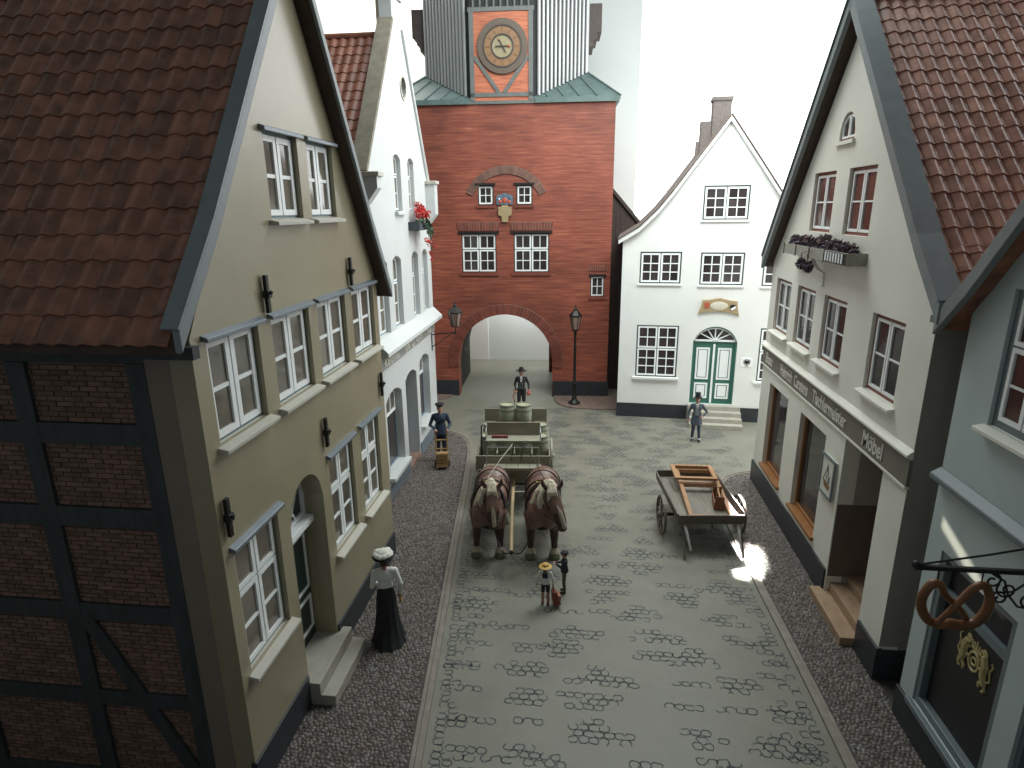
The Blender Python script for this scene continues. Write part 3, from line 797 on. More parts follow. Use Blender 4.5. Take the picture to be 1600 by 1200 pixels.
# cornice with sloping top, sign band, plinth
MB().add([(0, -0.30, 4.05), (5.92, -0.30, 4.05), (5.92, 0.0, 3.95), (0, 0, 3.95), (0, -0.30, 4.16), (5.92, -0.30, 4.16), (5.92, 0.0, 4.44), (0, 0, 4.44)],
         [(0, 3, 2, 1), (4, 5, 6, 7), (0, 1, 5, 4), (1, 2, 6, 5), (3, 0, 4, 7), (2, 3, 7, 6)]).build('cornice', M_WHITE, wf, bevel=0.01)
bd = MB().box(0.02, 5.90, -0.03, 0.02, 3.62, 3.948).build('sign_band', M_SIGNLW, wf)
lettering(bd, 'Kolonial', 0.42, 1.70, 3.675, 0.33, -0.037, M_LETTER)
lettering(bd, 'Joh. Q. Vogt', 2.25, 4.15, 3.675, 0.33, -0.037, M_LETTER)
lettering(bd, 'Waren', 4.85, 5.68, 3.675, 0.33, -0.037, M_LETTER)
MB().box(-0.01, 2.18, -0.035, 0.03, 0, 0.36).build('plinth', mat('blue_plinth', (0.14, 0.17, 0.20), 0.6, 0.1, 4), wf)
MB().box(3.50, 5.95, -0.035, 0.03, 0, 0.40).build('plinth', MATS['blue_plinth'], wf)
# kneelers, chimney-like top pier, oculus, verge mouldings
for s0, s1_, z0, z1 in ((5.58, 5.97, 7.35, 8.38), (-0.02, 0.30, 8.0, 8.36)):
    k = MB(); k.add([(s0, -0.02, z0-.25), (s1_, -0.02, z0-.25), (s1_, 0.3, z0-.25), (s0, 0.3, z0-.25), (s0, -0.30, z0+.1), (s1_, -0.30, z0+.1), (s1_, 0.3, z0+.1), (s0, 0.3, z0+.1)],
            [(0, 3, 2, 1), (4, 5, 6, 7), (0, 1, 5, 4), (1, 2, 6, 5), (2, 3, 7, 6), (3, 0, 4, 7)])
    k.box(s0, s1_, -0.30, 0.3, z0+.1, z1); k.build('kneeler', M_WHITE, wf)
    MB().box(s0-.05, s1_+.05, -0.36, 0.34, z1, z1+.10).build('kneeler_cap', M_SILL, wf, bevel=0.01)
MB().box(2.86, 3.80, -0.06, 0.46, 12.95, 13.06).build('pier_cap', M_SILL, wf, bevel=0.01)
MB().box(2.95, 3.72, 0.34, 0.42, 12.0, 12.95).build('pier_back', M_SHADEWALL, wf)
MB().ring([(3.62+(x-3.62)*1.18, 10.84+(z-10.84)*1.18) for x, z in oc], oc, -0.03, 0.05).build('oculus_ring', M_SILL, wf)
MB().prism([(3.62+(x-3.62)*1.02, 10.84+(z-10.84)*1.02) for x, z in oc], 0.10, 0.12).build('oculus_pane', M_PANEDK, wf)
for o_ in (0.05, 0.16): MB().bar((3.70+o_*0.4, -0.03, 12.35-o_), (6.12-o_, -0.03, 8.30-o_*0.8), 0.055, 0.06, (0, 1, 0)).build('verge_moulding', M_WHITE, wf)
WP = [(-0.15, 7.95), (3.33, 12.02), (6.2, 7.6)]
wroof = roof_deck(wf, WP, 0.34, 6.0, 0.14, M_DECK)
tw = pantile_mesh('tile', 0.245, 0.335, M_TILE_W)
tile_slope(wroof, tw, (-0.15, 7.97), (3.33, 12.04), 0.36, 15, 16, 0.245, 0.335, -1, 9)
MB().bar((0.16, 0.18, 8.48), (2.98, 0.18, 12.38), 0.34+0.06, 0.10, (-0.8, 0, 0.6)).build('gable_coping', mat('weathered_coping', (0.20, 0.18, 0.14), 0.8, 0.2, 5, 0.2, 30), wf)
MB().tube([(3.33, 0.3, 12.08), (3.33, 6, 12.08)], 0.10, 10).build('ridge_tile', M_TILE_W, wf)

# ------------------------------------------------------------------ brick gate tower
ta = math.radians(2.5)
tp = tower_pt(-6.15, 0)
tw_ = thing('gate_tower', 'red brick gate tower with arched passage, clock and slatted upper stage', 'tower', tp, ta)
TW, TC, TD = 8.43, 4.22, 4.5
az = arc_top(TC-1.95, TC+1.95, 3.46, 1.95)
aloop = open_loop(TC-1.95, TC+1.95, -0.01, az, 28)
tb_ = [(2.53, 3.92), (4.61, 6.01)]; tu = [(3.23, 3.84), (4.73, 5.35)]; tsw = (7.66, 8.20)
MB().wall([(0, -0.01), (TC-1.95, -0.01)]+[(s, az(s)) for s in [TC-1.95+3.9*i/28 for i in range(29)]]+[(TC+1.95, -0.01), (TW, -0.01), (TW, 11.36), (0, 11.36)],
          [open_loop(a, b, 5.15, lambda s: 6.67) for a, b in tb_]+[open_loop(a, b, 7.74, lambda s: 8.48) for a, b in tu]+[open_loop(*tsw, 4.18, lambda s: 5.0)], 0, 0.5).build('front_wall', M_TOWER, tw_)
MB().box(0, 0.5, 0.5, TD, 0, 11.36).build('side_wall', M_TOWER, tw_); MB().box(TW-0.5, TW, 0.5, TD, 0, 11.36).build('side_wall', M_TOWER, tw_)
MB().box(0.5, TC-2.2, TD-0.5, TD, 0, 11.36).build('back_wall', M_TOWER, tw_)
MB().box(TC+1.75, TW-0.5, TD-0.5, TD, 0, 11.36).build('back_wall', M_TOWER, tw_)
MB().box(TC-2.2, TC+1.75, TD-0.5, TD, 4.4, 11.36).build('back_wall', M_TOWER, tw_)
# passage vault
vz = arc_top(TC-2.05, TC+2.05, 3.60, 1.95)
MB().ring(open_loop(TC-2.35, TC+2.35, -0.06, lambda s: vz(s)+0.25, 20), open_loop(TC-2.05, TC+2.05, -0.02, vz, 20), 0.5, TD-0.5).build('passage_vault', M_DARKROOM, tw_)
FT = FOUR(0.60, 2, 1, 2, 2)
for a, b in tb_:
    w = window(tw_, a, b, 5.15, 6.67, FT, M_BLACK, 0.06, pane_m=M_PANEDK, fw=0.04, cw=0.06, bw=0.032)
    MB().box(a-.12, b+.12, -0.06, 0.05, 6.675, 6.75).build('lintel', M_BLACK, w)
    MB().box(a-.08, b+.08, -0.05, 0.05, 5.03, 5.145).build('sill', M_ARCHBRICK, w)
for a, b in tu:
    w = window(tw_, a, b, 7.74, 8.48, [(0, 1, 0, 1, 2, 2)], M_BLACK, 0.06, pane_m=M_PANEDK, fw=0.04, cw=0.06, bw=0.03)
    MB().box(a-.10, b+.08, -0.06, 0.05, 8.485, 8.56).build('lintel', M_BLACK, w)
    MB().box(a-.06, b+.06, -0.05, 0.05, 7.64, 7.735).build('sill', M_ARCHBRICK, w)
w = window(tw_, *tsw, 4.18, 5.0, [(0, 1, 0, 1, 2, 2)], M_BLACK, 0.06, pane_m=M_PANEDK, fw=0.03, cw=0.05, bw=0.03)
MB().box(tsw[0]-.07, tsw[1]+.07, -0.05, 0.05, 5.005, 5.07).build('lintel', M_BLACK, w); MB().box(tsw[0]-.07, tsw[1]+.07, -0.05, 0.05, 4.08, 4.175).build('sill', M_ARCHBRICK, w)
def voussoirs(parent, cs, cz, r0, r1, a0, a1, n, material, d0=-0.035, d1=0.04, bed=True):
    if bed:
        lo = [(cs+(r0)*math.cos(a0+(a1-a0)*i/40), cz+(r0)*math.sin(a0+(a1-a0)*i/40)) for i in range(41)]
        hi = [(cs+(r1+.012)*math.cos(a0+(a1-a0)*i/40), cz+(r1+.012)*math.sin(a0+(a1-a0)*i/40)) for i in range(40, -1, -1)]
        parent = MB().prism(lo+hi, d0+0.02, d1).build('brick_arch', M_JOINT, parent)
    for i in range(n):
        b0 = a0+(a1-a0)*(i+0.08)/n; b1 = a0+(a1-a0)*(i+0.92)/n
        pts = [(cs+r*math.cos(b), cz+r*math.sin(b)) for r, b in ((r0, b0), (r1, b0), (r1, b1), (r0, b1))]
        MB().prism(pts, d0-random.Random(i*7+n).uniform(0, .012), d1-0.01).build('brick', material, parent)
voussoirs(tw_, TC, 1.51, 1.955, 2.36, -0.12, math.pi+0.12, 58, M_ARCHBRICK)
voussoirs(tw_, 4.33, 7.46, 1.43, 1.72, math.radians(26), math.radians(154), 40, M_GREYBRICK)
for a, b in tb_:
    bed = MB().box(a-.13, b+.13, -0.015, 0.03, 6.78, 7.1).build('flat_arch', M_JOINT, tw_)
    for i in range(15):
        x = a-.12+(b-a+.24)*(i+.5)/15; lean = (i-7)/7*0.05
        MB().add([(x-.042, -.03, 6.785), (x+.042, -.03, 6.785), (x+.042, .02, 6.785), (x-.042, .02, 6.785),
                  (x-.042+lean, -.03, 7.09), (x+.042+lean, -.03, 7.09), (x+.042+lean, .02, 7.09), (x-.042+lean, .02, 7.09)],
                 [(0, 3, 2, 1), (4, 5, 6, 7), (0, 1, 5, 4), (1, 2, 6, 5), (2, 3, 7, 6), (3, 0, 4, 7)]).build('brick', M_ARCHBRICK, bed)
bed = MB().box(tsw[0]-.1, tsw[1]+.1, -0.012, 0.03, 5.2, 5.4).build('flat_arch', M_JOINT, tw_)
for i in range(8):
    x = tsw[0]-.09+(tsw[1]-tsw[0]+.18)*(i+.5)/8; MB().box(x-.036, x+.036, -.025, .02, 5.205, 5.395).build('brick', M_ARCHBRICK, bed)
for a, b in ((-0.03, TC-1.97), (TC+1.97, TW+0.03)): MB().box(a, b, -0.05, 0.2, 0, 0.67).build('plinth', M_PLINTH, tw_, bevel=0.01)
MB().box(TW, TW+0.05, 0.0, TD, 0, 0.67).build('plinth', M_PLINTH, tw_)
# coat of arms and console stone
cr = MB().prism([(3.97, 7.76), (4.58, 7.76), (4.60, 8.05), (4.52, 8.12), (4.42, 8.14), (4.28, 8.19), (4.14, 8.14), (4.04, 8.12), (3.95, 8.05)], -0.06, 0.03).build('coat_of_arms', M_BLUE, tw_)
for x, z, r, m in ((4.28, 7.92, 0.11, M_CRESTRED), (4.10, 7.86, 0.07, M_CRESTRED), (4.46, 7.86, 0.07, M_CRESTRED), (4.07, 7.97, 0.035, M_SASH), (4.50, 8.0, 0.06, M_BLUE), (4.28, 8.08, .05, M_BLUE)):
    MB().ball((x, -0.06, z), (r, .03, r), 10, 6).build('relief', m, cr, smooth=True)
MB().prism([(4.02, 7.68), (4.54, 7.68), (4.54, 7.36), (4.42, 7.32), (4.40, 7.10), (4.16, 7.10), (4.14, 7.32), (4.02, 7.36)], -0.08, 0.03).build('console_stone', M_SANDSTONE, tw_, bevel=0.015)
MB().box(4.16, 4.40, -0.05, 0.03, 7.68, 7.74).build('console_neck', M_SANDSTONE, tw_)
# eaves, skirt roofs of copper
for a, b in ((-0.12, TC-1.25), (TC+1.25, TW+0.12)): MB().box(a, b, -0.12, 0.3, 11.36, 11.52).build('cornice', M_COPPER, tw_)
MB().box(TC-1.25, TC+1.25, -0.06, 0.3, 11.36, 11.47).build('cornice', M_TFRAME, tw_)
MB().box(TW-0.2, TW+0.12, 0.3, TD, 11.36, 11.52).build('cornice', M_COPPER, tw_); MB().box(-0.12, 0.2, 0.3, TD, 11.36, 11.52).build('cornice', M_COPPER, tw_)
ow, od = 3.2, 2.05
for sg in (-1, 1):
    P = lambda x, d, z: Vector((TC+sg*x, d, z))
    A, Bv, Cc, D = P(1.12, -0.02, 11.56), P(ow, od, 12.74), P(4.36, -0.14, 11.53), P(4.36, od+0.6, 11.53)
    E_ = P(ow, TD-od, 12.74); F = P(4.36, TD, 11.53)
    low = Vector((0, 0, -0.08))
    sk = MB().add([A, Cc, Bv, A+low, Cc+low, Bv+low], [(0, 1, 2), (5, 4, 3), (0, 3, 4, 1), (1, 4, 5, 2), (2, 5, 3, 0)])
    sk.add([Cc, F, E_, Bv, Cc+low, F+low, E_+low, Bv+low], [(0, 1, 2, 3), (7, 6, 5, 4), (0, 4, 5, 1), (1, 5, 6, 2), (2, 6, 7, 3), (3, 7, 4, 0)])
    ske = sk.build('skirt_roof', M_COPPER, tw_)
    for t in (0.18, 0.36, 0.54, 0.74): # standing seams
        a = Cc.lerp(A, 1-t) if False else A.lerp(Cc, t); b = A.lerp(Bv, min(1, t*1.15))
        MB().bar(a+Vector((0, 0, .02)), b+Vector((0, 0, .02)), 0.03, 0.05).build('seam', M_COPPER, ske)
    MB().bar(Cc+Vector((0, 0, .02)), Bv+Vector((0, 0, .02)), 0.06, 0.06).build('hip_roll', M_COPPER, ske)
# octagonal upper stage
ZT = 17.0
core = [(TC-1.15, 0.06), (TC+1.15, 0.06), (TC+ow-.04, od), (TC+ow-.04, TD-od), (TC+1.15, TD), (TC-1.15, TD), (TC-ow+.04, TD-od), (TC-ow+.04, od)]
MB().prism_z(core, 11.4, ZT).build('upper_stage', M_SLATDK, tw_)
for sg in (-1, 1):
    a = Vector((TC+sg*1.26, 0.05, 0)); b = Vector((TC+sg*ow, od-.02, 0)); n = 13
    nrm = Vector((sg*1, -1, 0)).normalized()
    for i in range(n):
        p = a.lerp(b, (i+.35)/n); q = a.lerp(b, (i+.35+0.44)/n); zb = 11.6+1.12*(i+.6)/n
        vs = []
        for z in (zb, ZT):
            for pt, o_ in ((p, 0.0), (q, 0.0), (q, 0.07), (p, 0.07)): vs.append((pt.x+nrm.x*o_, pt.y+nrm.y*o_, z))
        MB().add(vs, [(0, 3, 2, 1), (4, 5, 6, 7), (0, 1, 5, 4), (1, 2, 6, 5), (2, 3, 7, 6), (3, 0, 4, 7)]).build('slat', M_SLAT, tw_)
    for i in range(6):
        x = TC+sg*(ow+0.0); d = od+0.1+i*0.24
        MB().box(min(x, x+sg*.06), max(x, x+sg*.06), d, d+.14, 12.7, ZT).build('slat', M_SLAT, tw_)
    bx = MB(); x0 = TC+sg*(ow-.05); x1 = TC+sg*(ow+.55)
    bx.box(min(x0, x1), max(x0, x1), od+.2, od+1.6, 14.2, 15.2); x1 = TC+sg*(ow+.38); bx.box(min(x0, x1), max(x0, x1), od+.2, od+1.6, 13.95, 14.2)
    x1 = TC+sg*(ow+.25); bx.box(min(x0, x1), max(x0, x1), od+.2, od+1.6, 13.7, 13.95)
    bx.build('balcony_bracket', mat('brown_bracket', (0.07, 0.05, 0.045), 0.6, 0.2, 6), tw_)
# clock front
cf = MB().box(TC-1.0, TC+1.0, -0.04, 0.10, 11.47, 14.42).build('clock_panel', M_CLOCKBRICK, tw_)
for x0, x1, z0, z1 in ((-1.16, -1.0, 11.47, 14.42), (1.0, 1.16, 11.47, 14.42), (-1.2, 1.2, 14.42, 14.56), (-1.16, 1.16, 11.60, 11.74)):
    MB().box(TC+x0, TC+x1, -0.075, 0.11, z0, z1).build('timber_frame', M_TFRAME, cf)
for sg in (-1, 1): MB().bar((TC+sg*0.98, -0.055, 12.95), (TC+sg*0.10, -0.055, 11.74), 0.13, 0.05, (0, 1, 0)).build('timber_brace', M_TFRAME, cf)
cx_, cz_ = 4.27, 13.27
def disc(r0, r1, d0, d1, n=48):
    o_ = [(cx_+r1*math.cos(2*math.pi*i/n), cz_+r1*math.sin(2*math.pi*i/n)) for i in range(n)]
    if r0 <= 0: return MB().prism(o_, d0, d1)
    return MB().ring(o_, [(cx_+r0*math.cos(2*math.pi*i/n), cz_+r0*math.sin(2*math.pi*i/n)) for i in range(n)], d0, d1)
disc(0.70, 0.92, -0.13, -0.03).build('clock_rim', M_CLOCKRIM, cf, bevel=0.015)
disc(0.665, 0.715, -0.145, -0.03).build('clock_ring', M_RING, cf); disc(0.40, 0.68, -0.115, -0.03).build('dial_ring', M_GOLDWOOD, cf)
disc(0.37, 0.42, -0.135, -0.03).build('clock_ring', M_RING, cf); disc(0, 0.39, -0.10, -0.03).build('clock_face', M_CREAMFACE, cf)
for i in range(12):
    a = i*math.pi/6; c_, s_ = math.cos(a), math.sin(a)
    MB().bar((cx_+.47*c_, -.12, cz_+.47*s_), (cx_+.62*c_, -.12, cz_+.62*s_), 0.035 if i % 3 else 0.05, 0.014, (0, 1, 0)).build('hour_mark', mat('dial_mark', (0.2, 0.10, 0.045), 0.5, .1, 9), cf)
for (x0, z0), (x1, z1), nm in (((-.26, 0.0), (.20, 0.0), 'minute_hand'), ((-.10, .20), (.12, -.20), 'hour_hand')):
    h = MB().bar((cx_+x0, -.14, cz_+z0), (cx_+x1, -.14, cz_+z1), .035, .02, (0, 1, 0)); h.build(nm, M_RING, cf)
MB().ball((cx_+.24, -.13, cz_), (.06, .015, .035), 10, 6).build('hand_tip', M_CRESTRED, cf); MB().ball((cx_-.12, -.13, cz_+.22), (.045, .015, .05), 10, 6).build('hand_tip', M_GOLDWOOD, cf)
for i in range(9):   # louvred opening over the clock
    x = TC-1.0+i*0.25; MB().box(x-.03, x+.03, -.05, .06, 14.56, ZT).build('louvre_post', M_TFRAME, tw_)
# dark boarded annex on the right of the tower
an = thing('annex', 'dark boarded lean-to between the red tower and white house', 'annex', tower_pt(2.28, 1.2), ta)
for i in range(14):
    x = 0.05+i*0.2; zt_ = 8.25-1.13*x
    MB().add([(x, 0, 0), (x+.19, 0, 0), (x+.19, .05, 0), (x, .05, 0), (x, 0, zt_), (x+.19, 0, zt_-.215), (x+.19, .05, zt_-.215), (x, .05, zt_)],
             [(0, 3, 2, 1), (4, 5, 6, 7), (0, 1, 5, 4), (1, 2, 6, 5), (2, 3, 7, 6), (3, 0, 4, 7)]).build('board', M_ANNEX, an)
MB().add([(0.0, .06, 0), (2.9, .06, 0), (2.9, 1.6, 0), (0, 1.6, 0), (0.0, .06, 8.2), (2.9, .06, 4.9), (2.9, 1.6, 4.9), (0, 1.6, 8.2)],
         [(0, 3, 2, 1), (4, 5, 6, 7), (0, 1, 5, 4), (1, 2, 6, 5), (2, 3, 7, 6), (3, 0, 4, 7)]).build('wall', M_DARKROOM, an)
MB().bar((-0.0, .75, 8.36), (3.0, .75, 4.97), 1.8, 0.12, (0.75, 0, 0.66)).build('roof', M_ANNEX, an)

# ------------------------------------------------------------------ white house with green door
wh = thing('white_house', 'bright white gabled house with green double door and fanlight', 'house', (1.29, 22.53, 0), math.radians(-4.07))
HW = 6.62
gp = [(-0.02, 6.50), (0.55, 6.92), (1.16, 7.52), (1.61, 8.08), (2.41, 9.18), (3.31, 10.40)]
hd = (2.62, 4.14, 0.62, 3.50)
hdt = arc_top(hd[0], hd[1], hd[3], 0.56)
wt, wr2, wgr = [(2.63, 4.12, 7.17, 8.28)], [(0.62, 2.04, 5.0, 6.1), (2.68, 4.13, 4.97, 6.08), (4.75, 6.12, 4.95, 6.06)], [(0.62, 2.10, 1.58, 3.50), (4.88, 6.30, 1.56, 3.48)]
holes = [open_loop(a, b, c, (lambda s, d=d: d)) for a, b, c, d in wt+wr2+wgr]+[open_loop(hd[0], hd[1], hd[2], hdt, 14)]
MB().wall([(0, 0), (HW, 0), (HW, 6.5)]+[(HW-s, z) for s, z in gp[1:-1]]+[gp[-1]]+gp[-2:0:-1]+[(0, 6.5)], holes, 0, 0.3).build('front_wall', M_WHITE2, wh, bevel=0.004)
MB().box(0, .3, .3, 4.5, 0, 6.45).build('side_wall', M_WHITE2, wh); MB().box(HW-.3, HW, .3, 4.5, 0, 6.45).build('side_wall', M_WHITE2, wh); MB().box(.3, HW-.3, 4.2, 4.5, 0, 6.45).build('back_wall', M_WHITE2, wh)
for a, b, c, d in wt+wr2:
    w = window(wh, a, b, c, d, TWO(2, 3), M_DKFRAME, 0.02, pane_m=M_PANEDK, fw=0.045, cw=0.06, bw=0.034)
    MB().box(a-.06, b+.04, -0.05, 0.02, c-.07, c-.01).build('sill', M_WHITE2, w)
for a, b, c, d in wgr:
    w = window(wh, a, b, c, d, FOUR(0.56, 2, 2, 2, 3), M_DKFRAME, 0.02, pane_m=M_PANEDK, fw=0.045, cw=0.055, bw=0.034)
    MB().box(a-.1, b+.06, -0.09, 0.02, c-.10, c-.01).build('sill', M_WHITE2, w, bevel=.01)
HP = [(s-0.14 if i == 0 else s, z+0.06) for i, (s, z) in enumerate(gp)]; HPr = [(HW-s, z) for s, z in reversed(HP[:-1])]
hroof = roof_deck(wh, HP+HPr, -0.12, 4.6, 0.12, M_TILE_W)
verge(wh, [(s, z-0.03) for s, z in HP], 0.16, -0.16, -0.02, M_WHITE2); verge(wh, [(s, z-0.03) for s, z in [HP[-1]]+HPr], 0.16, -0.16, -0.02, M_WHITE2)
MB().prism([(s-.02, z+.03) for s, z in HP]+[(s-.02, z-.02) for s, z in reversed(HP)], -0.20, 4.65).build('tile_edge', mat('weathered_edge', (0.15, 0.12, 0.105), 0.8, 0.2, 9), hroof)
MB().prism([(s+.02, z+.03) for s, z in [HP[-1]]+HPr]+[(s+.02, z-.02) for s, z in reversed([HP[-1]]+HPr)], -0.20, 4.65).build('tile_edge', mat('weathered_edge', (0.15, 0.12, 0.105), 0.8, 0.2, 9), hroof)
ch = MB(); ch.box(2.86, 3.46, 1.2, 1.8, 9.2, 11.10); ch.box(2.82, 3.50, 1.16, 1.84, 11.08, 11.20); ch.build('chimney', M_CHIM, hroof)
ch = MB(); ch.box(2.50, 2.85, 1.3, 1.8, 8.9, 10.45); ch.box(2.38, 2.62, 1.4, 1.7, 8.6, 9.8); ch.build('chimney', M_CHIM, hroof)
for a, b in ((-0.02, 2.56), (4.42, HW+.02)): MB().box(a, b, -0.03, 0.05, 0, 0.53).build('plinth', M_PLINTH, wh)
# door
dg = MB().box(hd[0], hd[1], 0.16, 0.26, 0.62, 2.93).build('door', M_DOORG, wh)
MB().ring(open_loop(hd[0]-.01, hd[1]+.01, .61, hdt, 14), open_loop(hd[0]+.05, hd[1]-.05, .63, lambda s: hdt(s)-.05, 14), 0.06, 0.2).build('door_frame', M_DOORG, dg)
mid = (hd[0]+hd[1])/2
for x0, x1 in ((hd[0]+.15, mid-.14), (mid+.14, hd[1]-.15)):
    for z0, z1 in ((0.80, 1.38), (1.52, 2.70)):
        MB().ring(open_loop(x0, x1, z0, lambda s: z1), open_loop(x0+.06, x1-.06, z0+.06, lambda s: z1-.06), .13, .165).build('panel_moulding', M_SASH, dg)
        MB().box(x0+.09, x1-.09, .135, .165, z0+.09, z1-.09).build('panel', M_SASH, dg)
MB().box(mid-.035, mid+.035, .11, .165, .63, 2.84).build('meeting_bar', M_SASH, dg)
fm = MB(); fm.ring(open_loop(hd[0]+.045, hd[1]-.045, 2.94, lambda s: max(2.96, hdt(s)-.045), 14), open_loop(hd[0]+.11, hd[1]-.11, 3.0, lambda s: max(3.001, hdt(s)-.10), 14), .10, .16)
for k in range(1, 6):
    a = math.pi*k/6; L = (hdt(mid)-3.03) if k == 3 else 0.52 if k in (2, 4) else 0.60
    fm.bar((mid, .13, 2.97), (mid+L*math.cos(a)*1.02, .13, 2.97+L*math.sin(a)*(.92 if k == 3 else .88)), .035, .04, (0, 1, 0))
fm.box(mid-.11, mid+.11, .10, .16, 2.95, 3.03); fm.build('fanlight', M_SASH, dg)
for k in range(6):
    a0, a1 = math.pi*k/6, math.pi*(k+1)/6; r = 0.60
    pts = [(mid, 2.965)]+[(mid+.68*math.cos(a), 2.965+.50*math.sin(a)) for a in (a0, (a0+a1)/2, a1)]
    MB().prism(pts, .165, .175).build('pane', M_PANEDK, dg)
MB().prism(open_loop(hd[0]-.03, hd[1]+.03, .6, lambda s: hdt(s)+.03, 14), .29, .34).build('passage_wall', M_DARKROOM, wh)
for k in range(4): MB().box(2.58-0.0, 4.40, -0.25-k*.26 if k else -.25, (0.16 if k == 0 else -.25-(k-1)*.26-.002), 0, 0.61-.15*k).build('doorstep', M_STEP, wh, bevel=.01)
# carved plaque and eagle plate
pq = MB().prism([(2.70, 3.95), (3.0, 4.03), (3.4, 4.06), (3.8, 4.01), (4.10, 3.92), (4.03, 4.20), (4.02, 4.42), (3.80, 4.44), (3.42, 4.53), (3.05, 4.46), (2.84, 4.45), (2.80, 4.22)], -.07, .0).build('carved_plaque', M_SANDSTONE, wh, bevel=.02)
MB().ball((3.40, -.07, 4.25), (.30, .02, .15), 20, 8).build('medallion', mat('plaque_cream', (.6, .56, .46), .6, .1, 9), pq); MB().prism([(2.90, 4.36), (3.08, 4.36), (3.08, 4.22), (2.99, 4.14), (2.90, 4.22)], -.085, -.06).build('shield', M_CRESTRED, pq)
sh_ = MB().prism([(3.78, 4.30), (3.95, 4.30), (3.95, 4.18), (3.86, 4.10), (3.76, 4.17)], -.085, -.06).build('shield', M_BLACK, pq); MB().prism([(3.78, 4.15), (3.96, 4.26), (3.95, 4.18), (3.86, 4.10)], -.092, -.085).build('shield_half', M_SASH, pq)
ep = MB().prism([(4.31, 2.12), (4.36, 2.07), (4.67, 2.07), (4.72, 2.12), (4.72, 2.35), (4.67, 2.40), (4.36, 2.40), (4.31, 2.35)], -.02, .0).build('emblem_plate', M_SASH, wh)
cx0, cz0 = 4.515, 2.235
eg = MB()
for sg in (-1, 1):
    for k in range(5):
        a = math.radians(70-k*32); eg.bar((cx0+sg*.03, -.026, cz0+.03), (cx0+sg*(.03+.10*math.cos(a)), -.026, cz0+.02+.11*math.sin(a)), .02, .006, (0, 1, 0))
eg.prism([(cx0-.03, cz0+.06), (cx0+.03, cz0+.06), (cx0+.04, cz0-.04), (cx0, cz0-.10), (cx0-.04, cz0-.04)], -.03, -.02)
eg.bar((cx0, -.026, cz0+.05), (cx0-.01, -.026, cz0+.125), .03, .006, (0, 1, 0)); eg.bar((cx0-.06, -.026, cz0-.12), (cx0+.06, -.026, cz0-.12), .02, .006, (0, 1, 0))
eg.build('eagle_emblem', M_BLACK, ep)
# ------------------------------------------------------------------ carpenter's house (right)
rh = thing('carpenter_house', 'cream gabled carpenter house with red-framed windows and blackletter sign band', 'house', (4.9, 17.1, 0), -R90)
RW, RD = 7.94, 7.0
ra = [(0.48, 1.63), (2.10, 3.24), (3.76, 4.90), (6.00, 7.13)]
rg = [(2.35, 3.55), (4.20, 5.36)]
rs = [(0.80, 2.32), (3.24, 4.77)]
rd_ = (5.67, 7.17)
att = arc_top(3.46, 4.18, 9.30, 0.36)
holes = [open_loop(a, b, 4.50, lambda s: 5.84) for a, b in ra]+[open_loop(a, b, 7.06, lambda s: 8.27) for a, b in rg]
holes += [open_loop(a, b, 0.86, lambda s: 3.13) for a, b in rs]+[open_loop(*rd_, 0.02, lambda s: 3.43), open_loop(3.46, 4.18, 8.80, att, 10)]
MB().wall([(0, 0), (RW, 0), (RW, 6.2), (3.95, 10.85), (0, 6.2)], holes, 0, 0.3).build('front_wall', M_CREAM, rh, bevel=0.004)
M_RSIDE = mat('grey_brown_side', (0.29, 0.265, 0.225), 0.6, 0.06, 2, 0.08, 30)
MB().box(0, .3, .3, RD, 0, 6.2).build('side_wall', M_CREAM, rh)
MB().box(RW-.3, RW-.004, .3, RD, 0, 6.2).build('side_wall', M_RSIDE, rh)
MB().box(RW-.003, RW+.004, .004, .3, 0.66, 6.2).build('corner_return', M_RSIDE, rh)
MB().box(.3, RW-.3, RD-.3, RD, 0, 6.2).build('back_wall', M_CREAM, rh)
RWN = TWO(1, 2)
for a, b in ra: window(rh, a, b, 4.50, 5.84, RWN, M_REDFRAME, 0.07, sill=(0.11, M_CREAM), pane_m=M_PANEDK, fw=0.07, cw=0.05, bw=0.03)
for a, b in rg: window(rh, a, b, 7.06, 8.27, RWN, M_REDFRAME, 0.07, pane_m=mat('red_brown_glass', (.10, .05, .045), .08, .25, 2, rnd=.2), fw=0.06, cw=0.05, bw=0.03)
w = window(rh, 3.46, 4.18, 8.80, 9.30, [(0, .5, 0, 1, 1, 1), (.5, 1, 0, 1, 1, 1)], M_REDFRAME, 0.05, rise=.36, pane_m=M_PANEDK, fw=.04, cw=.035)
MB().box(3.38, 4.26, -.06, .05, 8.72, 8.79).build('sill', M_CREAM, w)
for a, b in rs:
    w = MB().ring(open_loop(a-.01, b+.01, .85, lambda s: 3.14), open_loop(a+.07, b-.07, .94, lambda s: 3.06), .10, .22).build('shop_window', M_WOODFRAME, rh)
    MB().box(a+.06, b-.06, .15, .165, .92, 3.07).build('pane', M_PANEDK, w)
    MB().box(a-.06, b+.06, -.07, .12, .78, .862).build('sill', M_WOODFRAME, w, bevel=.008)
    MB().box(a+.07, b-.07, .168, .19, 2.3, 3.06).build('curtain', mat('shop_curtain', (.35, .34, .31), .8, .08, 6), w)
